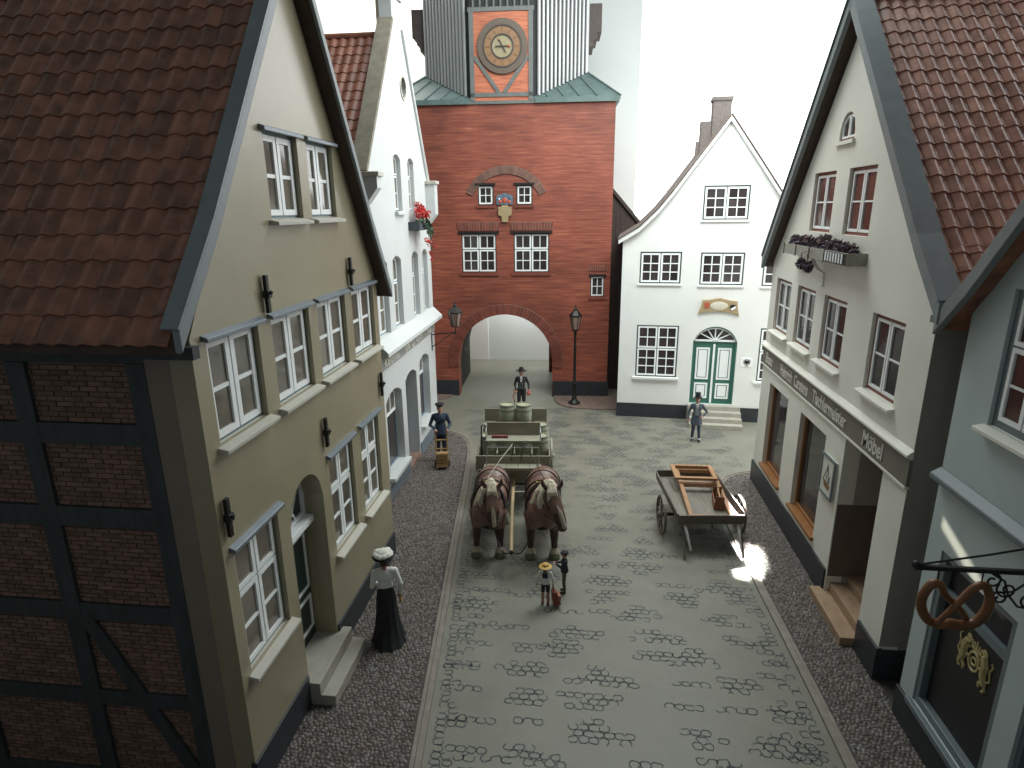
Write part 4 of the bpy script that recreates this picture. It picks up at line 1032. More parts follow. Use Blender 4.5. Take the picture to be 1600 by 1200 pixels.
# cornice and sign band
MB().add([(-0.03, -.10, 3.97), (RW+.03, -.10, 3.97), (RW+.03, 0, 3.93), (-.03, 0, 3.93), (-.03, -.10, 4.01), (RW+.03, -.10, 4.01), (RW+.03, 0, 4.09), (-.03, 0, 4.09)],
         [(0, 3, 2, 1), (4, 5, 6, 7), (0, 1, 5, 4), (1, 2, 6, 5), (2, 3, 7, 6), (3, 0, 4, 7)]).build('cornice', M_CREAM, rh, bevel=.01)
bd = MB().box(0.0, RW+.012, -.035, .02, 3.50, 3.93).build('sign_band', M_SIGN, rh)
MB().box(0.0, RW+.012, -.05, .02, 3.46, 3.498).build('lower_moulding', M_CREAM, bd)
for txt, a, b in (('Bau', 0.34, 0.92), ('Heinrich', 1.64, 2.52), ('Carstens', 2.68, 3.58), ('Tischlermeister', 3.90, 5.66), ('M\u00f6bel', 6.40, 7.14)):
    lettering(bd, txt, a, b, 3.585, 0.39, -.042, M_LETTER)
for a, b in ((-.03, 5.63), (7.21, RW+.03)): MB().box(a, b, -.04, .05, 0, .62).build('plinth', M_PLINTH, rh, bevel=.008)
MB().box(RW-.002, RW+.03, .05, RD, 0, .60).build('plinth', M_PLINTH, rh)
# deep doorway and steps
MB().box(rd_[0]-.12, rd_[0], .3, 1.6, .1, 3.5).build('door_reveal', mat('doorway_grey', (.34, .32, .28), .7, .04, 3), rh)
MB().box(rd_[1], rd_[1]+.12, .3, 1.6, .1, 3.5).build('door_reveal', MATS['doorway_grey'], rh)
MB().box(rd_[0]-.004, rd_[0]+.012, .02, 1.6, .5, 2.06).build('dado', mat('brown_dado', (.14, .105, .085), .6, .1, 5), rh)
MB().box(rd_[0], rd_[1], .3, 1.6, 3.42, 3.5).build('doorway_ceiling', MATS['doorway_grey'], rh)
d3 = MB().box(rd_[0], rd_[1], 1.5, 1.58, .5, 3.42).build('door', M_REDFRAME, rh)
for z0, z1 in ((.75, 1.5), (1.65, 3.2)): MB().ring(open_loop(rd_[0]+.15, rd_[1]-.15, z0, lambda s: z1), open_loop(rd_[0]+.25, rd_[1]-.25, z0+.1, lambda s: z1-.1), 1.46, 1.502).build('panel_moulding', M_WOODFRAME, d3)
MB().box(rd_[0]-.12, rd_[1]-.02, -.24, .08, 0, .18).build('doorstep', M_WOODSTEP, rh, bevel=.01)
MB().box(rd_[0]+.002, rd_[1]-.002, .082, .40, 0, .36).build('doorstep', M_WOODSTEP, rh, bevel=.01); MB().box(rd_[0]+.002, rd_[1]-.002, .402, 1.5, 0, .52).build('doorstep', M_WOODSTEP, rh, bevel=.01)
# roof
RP = [(-0.10, 6.20), (0.35, 6.78), (3.95, 11.15), (7.6, 7.06), (8.42, 6.24)]
rroof = roof_deck(rh, RP, -0.22, RD, .14, M_DECK)
tr_ = pantile_mesh('tile', 0.218, 0.325, M_TILE_R)
tile_slope(rroof, tr_, (8.40, 6.26), (7.58, 7.08), -0.08, 14, 4, 0.218, 0.325, 1, 4)
tile_slope(rroof, tr_, (7.62, 7.04), (3.95, 11.14), -0.08, 14, 17, 0.218, 0.325, 1, 5)
mb = MB()                                         # the run of roof farther back, past the tiles one can pick apart
for r in range(20):
    z0 = r*0.325; up = Vector((7.6-3.95, 0, 7.0-11.15)).normalized()*-1
    a = Vector((7.62, 0, 6.98))+up*(z0-1.1); 
    if a.z > 11.0: break
    for c in range(15):
        d = -0.08+0.218*(14+c); b = a+up*.36
        n_ = Vector((0.75, 0, 0.66))
        for k in range(4):
            u0, u1 = k/4*.23, (k+1)/4*.23; h = [0.05, 0.09, 0.05, 0.02, 0.05]
            p = [a+Vector((0, d+u0, 0))+n_*(h[k]+.03), a+Vector((0, d+u1, 0))+n_*(h[k+1]+.03), b+Vector((0, d+u1, 0))+n_*h[k+1], b+Vector((0, d+u0, 0))+n_*h[k]]
            mb.add(p, [(0, 1, 2, 3)])
stuff(mb.build('tile_field', M_TILE_R, rroof))
verge(rh, [(RP[i][0]-.03, RP[i][1]+.10) for i in (0, 1)]+[(RP[2][0], RP[2][1]+.12)], .28, -.28, -.19, M_VERGE)
verge(rh, [(RP[2][0]+.004, RP[2][1]+.12)]+[(RP[i][0]+.03, RP[i][1]+.10) for i in (3, 4)], .28, -.28, -.19, M_VERGE)
for a, b in ((RP[0], RP[1]), (RP[1], RP[2])): MB().bar((a[0]-.02, -.14, a[1]+.14), (b[0]-.02, -.14, b[1]+.14), .34, .03, (-.75, 0, .66)).build('verge_cap', M_VERGE, rh)
for a, b in ((RP[2], RP[3]), (RP[3], RP[4])): MB().bar((a[0]+.02, -.14, a[1]+.14), (b[0]+.02, -.14, b[1]+.14), .34, .03, (.75, 0, .66)).build('verge_cap', M_VERGE, rh)
MB().tube([(3.95, -.25, 11.22), (3.95, RD, 11.22)], .11, 10).build('ridge_tile', M_TILE_R, rh)
MB().box(RW, RW+.30, -.1, RD, 6.02, 6.12).build('eave_board', M_GREYTRIM, rh)
# framed ship picture
ps = thing('picture_sign', 'small framed sign with a drawn sailing boat beside the shop doorway', 'sign', (4.9, 17.1-4.87, 2.04), -R90)
MB().box(0, .63, -.05, 0.0, 0, .79).build('board', mat('sign_white', (.62, .62, .56), .5, .05, 6), ps)
MB().ring(open_loop(-.02, .65, -.02, lambda s: .81), open_loop(.03, .60, .03, lambda s: .76), -.07, -.04).build('frame', M_GREYTRIM, ps)
bo = MB(); bo.prism([(.14, .30), (.50, .24), (.46, .14), (.24, .16)], -.058, -.05); bo.m = 1
bo.bar((.30, -.055, .25), (.33, -.055, .64), .014, .006, (0, 1, 0)); bo.bar((.33, -.055, .64), (.17, -.055, .30), .012, .006, (0, 1, 0)); bo.bar((.33, -.055, .60), (.46, -.055, .30), .01, .006, (0, 1, 0)); bo.bar((.44, -.055, .42), (.40, -.055, .26), .04, .006, (0, 1, 0))
bo.build('drawn_boat', [mat('boat_brown', (.22, .12, .06), .6, .2, 9), mat('boat_line', (.12, .13, .12), .6, .1, 9)], ps)

# flower box of the carpenter house, with withered violet plants
def flower_box(name, label, loc, rz, L, dep, h, body_m, slats=False):
    t = thing(name, label, 'flower box', loc, rz)
    b = MB(); b.box(0, L, -dep, -dep+.03, 0, h); b.box(0, L, -.03, 0, 0, h); b.box(0, .03, -dep+.03, -.03, 0, h); b.box(L-.03, L, -dep+.03, -.03, 0, h); b.box(.03, L-.03, -dep+.03, -.03, 0, .03)
    b.build('trough', body_m, t)
    MB().box(.03, L-.03, -dep+.03, -.03, .03, h-.05).build('soil', mat('soil', (.05, .035, .03), .9, .2, 20), t)
    return t
fb = flower_box('flower_box', 'long pale weathered window box under the carpenter house gable windows', (4.9, 17.1-1.85, 6.56), -R90, 3.62, .34, .22, mat('weathered_grey_box', (.30, .29, .25), .7, .15, 8, .2, 40))
for k, x in enumerate((0.0, .82, 1.66, 2.5)): MB().box(x, x+.05, -.365, -.342, -.01, .235).build('batten', MATS['weathered_grey_box'], fb)
for k in range(7): MB().box(2.62+k*.13, 2.62+k*.13+.055, -.362, -.342, .03, .20).build('picket', M_SASH, fb)
MB().box(2.6, 3.6, -.346, -.341, .01, .21).build('grille_back', M_BLACK, fb)
for x in (1.75,):
    MB().tube([(x, -.30, 0), (x, -.14, -.22), (x+.02, -.03, -.30), (x+.02, -.02, -.52)], [.045, .03, .022, .02], 8).build('bracket', M_CREAM, fb)
    MB().ball((x+.02, -.03, -.55), (.05, .04, .03), 8, 6).build('bracket_foot', M_CREAM, fb)
def leafy(mb, cx, cy, cz, rx, ry, rz_, n, size, rnd):
    for _ in range(n):
        while True:
            p = Vector((rnd.uniform(-1, 1), rnd.uniform(-1, 1), rnd.uniform(-1, 1)))
            if p.length < 1: break
        p = Vector((cx+p.x*rx, cy+p.y*ry, cz+p.z*rz_))
        a = Vector((rnd.gauss(0, 1), rnd.gauss(0, 1), rnd.gauss(0, 1))).normalized(); b = a.orthogonal().normalized(); c = a.cross(b)
        s = size*rnd.uniform(.6, 1.3)
        mb.add([p-b*s, p+c*s*.5+a*s*.15, p+b*s, p-c*s*.5+a*s*.15], [(0, 1, 2, 3)])
rv = random.Random(21)
M_VIOLET = mat('violet_leaf', (.085, .06, .085), .7, .3, 9, island=.5); M_DRY = mat('dry_leaf', (.17, .085, .055), .7, .3, 9, island=.4)
plants = [(.35, .16, .30), (.95, .17, .33), (1.95, .20, .42), (2.55, .16, .34), (3.15, .14, .36)]
plant_labels = ['small violet plant at the plain-boarded end of the carpenter house box', 'violet plant second from the plain-boarded end of the window box', 'tallest bushy violet plant above the bracket of the window box', 'violet plant beside the white pickets of the window box', 'low violet plant at the picketed end of the window box']
for (x, hz, rx), lb in zip(plants, plant_labels):
    t = thing('flower_plant', lb, 'plant', (4.9-.17, 17.1-1.85-x, 6.70), -R90, 'violet plants in the carpenter house box')
    mb = MB(); leafy(mb, 0, 0, hz*.75, rx, .17, hz, 260, .045, rv); mb.build('foliage', M_VIOLET, t)
    mb = MB(); leafy(mb, 0, 0, hz*1.15, rx*.8, .14, hz*.6, 40, .045, rv); mb.build('dry_leaves', M_DRY, t)
    mb = MB()
    for k in range(6): mb.tube([(rx*.12*(k-2.5), 0, -.04), (rx*.3*(k-2.5), rv.uniform(-.06, .06), hz)], .008, 5)
    mb.build('stem', M_DRY, t)
ball_ = thing('hanging_plant', 'two round violet flower balls hanging in front of the carpenter house box', 'plant', (4.9-.36, 17.1-1.85-1.75, 6.56), -R90)
for x, z in ((-.20, -.12), (.24, -.16)):
    mb = MB(); leafy(mb, x, -.07, z, .11, .10, .11, 160, .04, rv); mb.build('flower_ball', M_VIOLET, ball_)
    MB().tube([(x*.3, .04, .16), (x*.8, -.09, .1), (x, -.07, z)], .01, 5).build('stem', M_DRY, ball_)

# red geraniums on the white shop house
gb = flower_box('flower_box', 'small dark window box on white shop house holding red geraniums', (-5.12, 14.5+3.42, 7.02), R90, 1.25, .34, .24, mat('dark_box', (.05, .06, .07), .6, .2, 8))
ge = thing('geranium_plant', 'red geranium with hanging blooms in the dark window box', 'plant', (-5.12+.2, 14.5+3.5+.55, 7.24), R90)
M_RED = mat('geranium_red', (.50, .035, .03), .5, .3, 12, island=.35); M_LEAF = mat('geranium_leaf', (.05, .085, .05), .6, .3, 9, island=.4)
rg_ = random.Random(8)
def bloom(parent, x, y, z, r, n=46):
    mb = MB(); leafy(mb, x, y, z, r, r, r, n, r*.42, rg_); mb.build('bloom', M_RED, parent)
for x, y, z, r in ((-.40, -.05, .22, .14), (-.18, -.10, .30, .15), (.05, 0, .40, .15), (.22, -.08, .28, .16), (.42, -.02, .22, .13), (.02, -.14, .18, .15), (-.05, .08, .52, .09), (.3, .05, .42, .10), (-.30, 0, .36, .10)): bloom(ge, x, y, z, r)
mb = MB(); leafy(mb, .05, -.08, .0, .55, .16, .14, 200, .07, rg_); leafy(mb, .15, -.24, -.22, .28, .06, .2, 90, .06, rg_); mb.build('foliage', M_LEAF, ge)
for x, z in ((-.15, -.62), (.05, -.9), (.12, -.55), (.48, -.68), (.20, -1.08)):
    MB().tube([(x*.5, -.18, 0), (x*.8, -.28, z*.4), (x, -.27, z)], .012, 5).build('stem', M_LEAF, ge); bloom(ge, x, -.27, z, .085, 26)
bloom(ge, -.28, -.25, -.50, .09, 26)

# ------------------------------------------------------------------ grey bakery (right, near)
bk = thing('bakery_house', 'grey-green bakery house with gilded shop window beside the carpenter house', 'house', (4.92, 8.45, 0), -R90)
BW, BD = 6.2, 6.0
bz = lambda s: 6.30+1.17*min(s, BW-s)
holes = [open_loop(.35, 1.90, .60, lambda s: 3.06), open_loop(.71, 1.75, 5.0, lambda s: 6.66), open_loop(2.25, 3.35, .3, lambda s: 3.0), open_loop(2.7, 3.75, 5.0, lambda s: 6.66)]
MB().wall([(0, 0), (BW, 0), (BW, 6.25), (BW/2, 9.9), (0, 6.25)], holes, 0, .3).build('front_wall', M_GREY, bk, bevel=.004)
MB().box(0, .3, .3, BD, 0, 6.2).build('side_wall', M_GREY, bk); MB().box(BW-.3, BW, .3, BD, 0, 6.2).build('side_wall', M_GREY, bk); MB().box(.3, BW-.3, BD-.3, BD, 0, 6.2).build('back_wall', M_GREY, bk)
for a in (.71, 2.7): window(bk, a, a+1.04, 5.0, 6.66, FOUR(.62, 1, 1, 1, 2), M_GREYTRIM, .05, sill=(.13, M_CREAM), pane_m=mat('dull_red_glass', (.075, .035, .03), .1, .3, 2, rnd=.3), fw=.10, cw=.055, bw=.03)
MB().add([(-.02, -.14, 3.98), (BW, -.14, 3.98), (BW, 0, 3.92), (-.02, 0, 3.92), (-.02, -.14, 4.05), (BW, -.14, 4.05), (BW, 0, 4.14), (-.02, 0, 4.14)],
         [(0, 3, 2, 1), (4, 5, 6, 7), (0, 1, 5, 4), (1, 2, 6, 5), (2, 3, 7, 6), (3, 0, 4, 7)]).build('cornice', M_GREYTRIM, bk, bevel=.015)
w = MB().ring(open_loop(.34, 1.91, .59, lambda s: 3.07), open_loop(.45, 1.80, .72, lambda s: 2.97), .02, .2).build('shop_window', M_GREYTRIM, bk, bevel=.01)
MB().box(.44, 1.81, .05, .17, 2.44, 2.56).build('transom', M_GREYTRIM, w); MB().box(.44, 1.81, .12, .135, .70, 2.47).build('pane', M_BLACK, w); MB().box(.44, 1.81, .12, .135, 2.53, 2.98).build('pane', M_BLACK, w)
MB().box(.28, 1.97, -.07, .1, .50, .592).build('sill', M_GREYTRIM, w, bevel=.01)
em = MB(); ez, es = 2.0, 1.22          # gilded guild emblem: two lions, a ring and a crown
em.tube([(es+.10*math.cos(a*math.pi/8), .113, ez-.02+.13*math.sin(a*math.pi/8)) for a in range(16)], .018, 6, closed=True)
em.tube([(es+.05*math.cos(a*math.pi/6), .113, ez-.02+.05*math.sin(a*math.pi/6)) for a in range(12)], .014, 6, closed=True)
for k in range(5): em.bar((es-.08+.04*k, .113, ez+.16), (es-.10+.05*k, .113, ez+.24+(.03 if k == 2 else 0)), .026, .01, (0, 1, 0))
em.bar((es-.10, .113, ez+.15), (es+.10, .113, ez+.15), .035, .012, (0, 1, 0))
for sg in (-1, 1):
    X = lambda x: es+sg*x
    em.tube([(X(.17), .113, ez+.19), (X(.21), .113, ez+.08), (X(.20), .113, ez-.06), (X(.25), .113, ez-.17)], [.045, .055, .05, .04], 7)
    em.ball((X(.16), .113, ez+.22), (.055, .012, .06), 8, 6)
    em.tube([(X(.20), .113, ez+.08), (X(.12), .113, ez+.12)], .022, 6); em.tube([(X(.20), .113, ez+.0), (X(.12), .113, ez-.02)], .02, 6)
    em.tube([(X(.24), .113, ez-.14), (X(.16), .113, ez-.20), (X(.17), .113, ez-.25)], .022, 6); em.tube([(X(.25), .113, ez-.15), (X(.28), .113, ez-.22), (X(.24), .113, ez-.27)], .022, 6)
    em.tube([(X(.26), .113, ez-.12), (X(.33), .113, ez-.05), (X(.30), .113, ez+.08), (X(.34), .113, ez+.16), (X(.31), .113, ez+.2)], .014, 6)
em.build('gilded_emblem', M_GOLD, w)
MB().box(2.25, 3.35, .2, .28, .3, 3.0).build('door', M_BLACK, bk); d4 = bk.children[-1]
MB().ring(open_loop(2.24, 3.36, .29, lambda s: 3.01), open_loop(2.32, 3.28, .34, lambda s: 2.93), .05, .2).build('door_frame', M_GREYTRIM, d4)
for a, b in ((-.03, 2.22), (3.38, BW)): MB().box(a, b, -.04, .05, 0, .52).build('plinth', M_PLINTH, bk, bevel=.008)
BP = [(-.28, 6.12), (.3, 6.72), (BW/2, 10.2), (BW-.3, 6.72), (BW+.28, 6.12)]
broof = roof_deck(bk, BP, -.22, BD, .14, M_TILE_L)
verge(bk, [(p[0]-.02, p[1]+.08) for p in BP[:3]], .28, -.28, -.19, M_VERGE); verge(bk, [(BP[2][0]+.004, BP[2][1]+.08)]+[(p[0]+.02, p[1]+.08) for p in BP[3:]], .28, -.28, -.19, M_VERGE)

# pretzel sign on a wrought-iron bracket
ib = thing('sign_bracket', 'black wrought-iron bracket with scrollwork on the grey bakery wall', 'bracket', (4.92, 6.32, 3.84))
MB().bar((0.02, 0, 0), (-1.32, 0, 0), .045, .05).build('arm', M_IRON, ib); MB().tube([(-1.28, 0, .03), (-.6, 0, .19), (.02, 0, .36)], .013, 6).build('stay_rod', M_IRON, ib)
MB().ball((-1.31, 0, .03), .045, 10, 8).build('finial', M_IRON, ib); MB().box(-.02, .01, -.05, .05, -.55, .45).build('wall_plate', M_IRON, ib)
def spiral(cx, cz, r0, turns, a0, sg, n=22):
    return [(cx+sg*r0*(1-.75*i/n)*math.cos(a0+turns*2*math.pi*i/n), 0, cz+r0*(1-.75*i/n)*math.sin(a0+turns*2*math.pi*i/n)) for i in range(n+1)]
for c in ((-.52, -.12, .09, 1.1, 1.6, -1), (-.36, -.22, .11, 1.2, 2.5, 1), (-.10, -.14, .10, 1.2, 1.2, 1), (-.42, -.33, .09, 1.1, 0.3, -1), (-.12, -.36, .12, 1.2, -.5, 1)): MB().tube(spiral(*c), .012, 6).build('scroll', M_IRON, ib)
MB().tube([(-.56, 0, -.02), (-.40, 0, -.12), (-.34, 0, -.28), (-.22, 0, -.42), (0, 0, -.45)], .013, 6).build('scroll', M_IRON, ib); MB().tube([(-.22, 0, 0), (-.20, 0, -.14), (-.30, 0, -.24), (-.44, 0, -.26)], .012, 6).build('scroll', M_IRON, ib)
pz = thing('pretzel_sign', 'brown baked pretzel sign hanging from the wrought-iron bracket', 'sign', (4.06, 6.30, 3.46))
ctl = [(.20, .045, -.27), (.10, .04, -.13), (-.02, .03, -.02), (-.12, 0, .08), (-.18, -.01, .19), (-.26, 0, .20), (-.33, 0, .06), (-.33, 0, -.09), (-.25, 0, -.24), (-.12, 0, -.30), (0, 0, -.285),
       (.12, 0, -.30), (.25, 0, -.25), (.335, 0, -.10), (.335, 0, .06), (.27, 0, .20), (.18, -.01, .20), (.10, 0, .09), (-.0, -.03, -.03), (-.08, -.04, -.14), (-.17, -.045, -.27)]
def catmull(P, n=5):
    P = [Vector(p) for p in P]; out = []
    for i in range(len(P)-1):
        p0, p1, p2, p3 = P[max(i-1, 0)], P[i], P[i+1], P[min(i+2, len(P)-1)]
        for k in range(n):
            t = k/n; out.append(.5*((2*p1)+(p2-p0)*t+(2*p0-5*p1+4*p2-p3)*t*t+(3*p1-p0-3*p2+p3)*t**3))
    return out+[P[-1]]
def flip_z(P): return [(x, y, -z) for x, y, z in P]
path = catmull(ctl); nn = len(path)
MB().tube(path, [.028+.026*math.sin(math.pi*i/(nn-1)) for i in range(nn)], 12).build('dough', M_PRETZEL, pz, smooth=True)
for x in (-.22, .22): MB().tube([(x, 0, .20), (x, 0, .37)], .008, 6).build('hook', M_IRON, pz)

# ------------------------------------------------------------------ street lamps
def lantern(parent, cx, cy, z0, h, r):
    MB().lathe([(r*.55, z0), (r*.62, z0+.03)], 6, (cx, cy, 0)).build('lantern_base', M_IRON, parent); L = MB(); L.lathe([(r*1.08, z0+h*.55), (r*1.12, z0+h*.59), (r*.5, z0+h*.75), (r*.28, z0+h*.79), (r*.3, z0+h*.84), (r*.12, z0+h*.90), (r*.10, z0+h*.96), (r*.02, z0+h)], 6, (cx, cy, 0)); 
    o = L.build('lantern_cap', M_IRON, parent)
    g = MB(); g.lathe([(r*.57, z0+.03), (r*.98, z0+h*.55)], 6, (cx, cy, 0)); g.build('lantern_glass', M_LANTERN, parent)
    for k in range(6):
        a = k*math.pi/3; MB().bar((cx+r*.60*math.cos(a), cy+r*.60*math.sin(a), z0+.02), (cx+r*1.02*math.cos(a), cy+r*1.02*math.sin(a), z0+h*.56), .022, .022).build('glazing_bar', M_IRON, parent)
lpst = thing('lamp_post', 'black cast-iron lamp post with lantern standing before the red tower', 'street lamp', (-.34, 23.75, .05))
MB().lathe([(.24, 0), (.24, .05), (.17, .10), (.12, .16), (.09, .22), (.075, .5), (.07, .8), (.09, .84), (.06, .9), (.052, 2.2), (.075, 2.25), (.05, 2.32), (.045, 2.8), (.07, 2.86), (.05, 2.92), (.12, 2.98), (.12, 3.02)], 12).build('post', M_IRON, lpst, smooth=True)
lantern(lpst, 0, 0, 3.0, .98, .22)
wlmp = thing('wall_lamp', 'iron lantern on a scrolled bracket at the white shop house corner', 'street lamp', (-5.12, 20.0, 3.0))
MB().tube([(0, 0, .54), (.84, 0, .64)], .018, 6).build('arm', M_IRON, wlmp); MB().tube([(0, 0, .12), (.30, 0, .30), (.55, 0, .50), (.84, 0, .62)], .014, 6).build('brace', M_IRON, wlmp); MB().tube([(.84, 0, .58), (.84, 0, .84)], .022, 6).build('stem', M_IRON, wlmp)
MB().box(-.01, .02, -.04, .04, .0, .62).build('wall_plate', M_IRON, wlmp)
lantern(wlmp, .84, 0, .82, .86, .23)

# ------------------------------------------------------------------ figures: one continuous skin from swept volumes
def organic(name, prims, mats, voxel=0.011, smooth=4, parent=None):
    """prims: ('c',p0,r0,p1,r1,mat) tapered limb, ('e',centre,(rx,ry,rz),mat[,rot z])"""
    mb = MB()
    for p in prims:
        if p[0] == 'c':
            a, b = Vector(p[1]), Vector(p[3])
            mb.tube([a, b], [p[2], p[4]], 14); mb.ball(a, p[2], 14, 9); mb.ball(b, p[4], 14, 9)
        else:
            k = len(mb.v); mb.ball((0, 0, 0), p[2], 18, 12); M = Matrix.Translation(p[1])
            if len(p) > 4: M = M @ Matrix.Rotation(p[4], 4, p[5] if len(p) > 5 else 'Z')
            for i in range(k, len(mb.v)): mb.v[i] = tuple(M @ Vector(mb.v[i]))
    me = mb.mesh(name, mats[0])
    o = bpy.data.objects.new(name, me)
    rm = o.modifiers.new('r', 'REMESH'); rm.mode = 'VOXEL'; rm.voxel_size = voxel
    sm = o.modifiers.new('s', 'SMOOTH'); sm.factor = .5; sm.iterations = smooth
    out = evaluated_mesh(o); out.name = name
    o.modifiers.clear(); o.data = out; bpy.data.meshes.remove(me); COL.objects.link(o)
    n = len(out.polygons); C = np.zeros(n*3); out.polygons.foreach_get('center', C); C = C.reshape(-1, 3)
    best = np.full(n, 1e9); idx = np.zeros(n, int)
    for p in prims:
        if p[0] == 'c':
            a, b = np.array(p[1], float), np.array(p[3], float); d = b-a; t = np.clip(((C-a) @ d)/max(d @ d, 1e-9), 0, 1)
            s = np.linalg.norm(C-(a+t[:, None]*d), axis=1)-(p[2]+(p[4]-p[2])*t); m = p[5]
        else:
            q = C-np.array(p[1])
            if len(p) > 4:
                R = np.array(Matrix.Rotation(p[4], 3, p[5] if len(p) > 5 else 'Z')); q = q @ R
            r = np.array(p[2]); s = (np.linalg.norm(q/r, axis=1)-1)*r.min(); m = p[3]
        k = s < best; best[k] = s[k]; idx[k] = m
    out.materials.clear()
    for m in mats: out.materials.append(m)
    out.polygons.foreach_set('material_index', idx.astype(np.int32)); out.polygons.foreach_set('use_smooth', np.ones(n, bool)); out.update()
    if parent: o.parent = parent
    return o, C, idx
SKIN = mat('skin', (.42, .22, .15), .5, .06, 10); M_HAIR = mat('brown_hair', (.05, .03, .02), .6, .2, 20); M_EYE = mat('eye', (.02, .02, .02), .3, 0, 5)
def arm(pr, sh, el, wr, hd, up_r, m_sl, s, curl=0.6):
    """sleeve from shoulder over elbow to wrist, then a hand with four fingers and a thumb pointing along hd"""
    sh, el, wr, hd = Vector(sh), Vector(el), Vector(wr), Vector(hd).normalized()
    pr += [('c', sh, .062*up_r, el, .047*up_r, m_sl), ('c', el, .047*up_r, wr, .036*up_r, m_sl)]
    pr.append(('c', wr, .026, wr+hd*.05, .036, 0))
    side = hd.cross(Vector((0, 1, 0.3))); side = side.normalized() if side.length > .1 else Vector((1, 0, 0))
    nrm = side.cross(hd)
    for k, L in enumerate((.055, .068, .07, .06)):
        b = wr+hd*.065+side*(.021*(k-1.5)); t = b+hd*L*.55; pr.append(('c', b, .0115, t, .0105, 0)); pr.append(('c', t, .0105, t+(hd*(1-curl)+nrm*curl)*L*.5, .009, 0))
    b = wr+hd*.03+side*.036; pr.append(('c', b, .013, b+(hd*.8+side*.6)*.05, .011, 0))
def person(label, loc, rz, H, mats, pose=None, coat=False, skirt=False, stout=1.0, trouser_r=1.0, head_turn=0.0, spats=False):
    """mats: [skin, top, trousers, shoes, shirt]"""
    s = 1.0; P = dict(el_l=(.27, .02, 1.13), wr_l=(.26, -.08, .90), hd_l=(0, -.1, -1), el_r=(-.27, .02, 1.13), wr_r=(-.26, -.08, .90), hd_r=(0, -.1, -1),
                      kn_l=(.10, -.02, .49), an_l=(.105, .01, .09), kn_r=(-.10, -.02, .49), an_r=(-.105, .01, .09), lean=0.0)
    P.update(pose or {}); y = P['lean']
    pr = []
    pr += [('e', (0, .0, .96), (.155*stout, .115*stout, .13), 2), ('e', (0, y*.5, 1.12), (.145*stout, .105*stout, .16), 1), ('e', (0, y-.01, 1.32), (.185*stout, .118*stout, .17), 1),
           ('c', (-.13, y, 1.41), .068, (.13, y, 1.41), .068, 1), ('c', (0, y, 1.44), .062, (0, y-.01, 1.53), .05, 0)]
    for sd, k in (('l', 1), ('r', -1)):
        kn, an = P['kn_'+sd], P['an_'+sd]
        if not skirt:
            pr += [('c', (k*.085, 0, .93), .092*trouser_r, kn, .066*trouser_r, 2), ('c', kn, .066*trouser_r, an, .052*trouser_r, 2)]
            pr += [('c', (an[0], an[1]+.02, .045), .044, (an[0]*1.1, an[1]-.15, .035), .034, 3)]
        arm(pr, (k*.185, y, 1.405), P['el_'+sd], P['wr_'+sd], P['hd_'+sd], 1.0*stout, 1, s)
    hx = math.sin(head_turn)*.03; hc = Vector((0, y-.015, 1.635))
    pr += [('e', hc, (.078, .098, .115), 0), ('e', hc+Vector((hx, -.03, -.065)), (.058, .065, .06), 0), ('c', hc+Vector((hx, -.092, .005)), .012, hc+Vector((hx*1.3, -.115, -.022)), .016, 0),
           ('e', hc+Vector((.078, .01, -.01)), (.014, .025, .034), 0), ('e', hc+Vector((-.078, .01, -.01)), (.014, .025, .034), 0)]
    body, C, idx = organic('person', pr, mats, .0105, 3)
    k = H/1.75
    body.location = loc; body.rotation_euler = (0, 0, rz); body.scale = (k, k, k)
    tag(body, label, 'person')
    for sx in (-1, 1): MB().ball((hc.x+hx+sx*.03, hc.y-.092, hc.z+.008), (.011, .009, .008), 8, 6).build('eye', M_EYE, body)
    MB().ball((hc.x+hx, hc.y-.094, hc.z-.055), (.026, .012, .007), 8, 6).build('mouth', mat('lip', (.32, .10, .08), .5, .05, 10), body)
    return body, hc
def hair_cap(body, hc, m, back=True): MB().ball((hc.x, hc.y+.022, hc.z+.022), (.089, .098, .108), 14, 10).build('hair', m, body, smooth=True)
M_BLACKCLOTH = mat('black_cloth', (.012, .012, .014), .75, .3, 12, .1, 90); M_NAVY = mat('navy_cloth', (.022, .034, .065), .75, .2, 12, .1, 90); M_SLATEC = mat('slate_cloth', (.06, .075, .10), .7, .2, 12, .1, 90)
M_SHOE = mat('dark_shoe', (.015, .012, .010), .4, .1, 12); M_SHIRT = mat('white_cloth', (.68, .68, .64), .7, .06, 12, .1, 80); M_OLIVE = mat('olive_cloth', (.10, .095, .065), .75, .2, 12)
M_STRAW = mat('straw', (.55, .33, .07), .55, .15, 30, .2, 120); M_LEATHER = mat('red_leather', (.20, .045, .03), .45, .2, 10)

# woman in white blouse and long black skirt, seen from behind
wo, hc = person('woman in white blouse, long black skirt and pale hat on the cobbled pavement', (-3.46, 9.36, .03), math.pi+.35, 1.68, [SKIN, M_SHIRT, M_BLACKCLOTH, M_SHOE],
    dict(el_r=(-.28, .06, 1.14), wr_r=(-.26, -.03, .90), hd_r=(0, 0, -1), el_l=(.24, .06, 1.16), wr_l=(.12, -.16, 1.10), hd_l=(-1, -.3, 0)), skirt=True)
def skirt_mesh(prof, n, amp, folds, c=(0, 0)):
    mb = MB(); v = []; f = []; m = len(prof)
    for i, (r, z, sy, yo) in enumerate(prof):
        for k in range(n):
            a = 2*math.pi*k/n; q = r*(1+amp*(i/(m-1))*math.sin(folds*a+i*.35)); v.append((c[0]+q*math.cos(a), c[1]+yo+q*math.sin(a)*sy, z))
    for i in range(m-1):
        for k in range(n): f.append((i*n+k, i*n+(k+1) % n, (i+1)*n+(k+1) % n, (i+1)*n+k))
    f.append(tuple(range(n))); f.append(tuple(reversed(range((m-1)*n, m*n))))
    return mb.add(v, f)
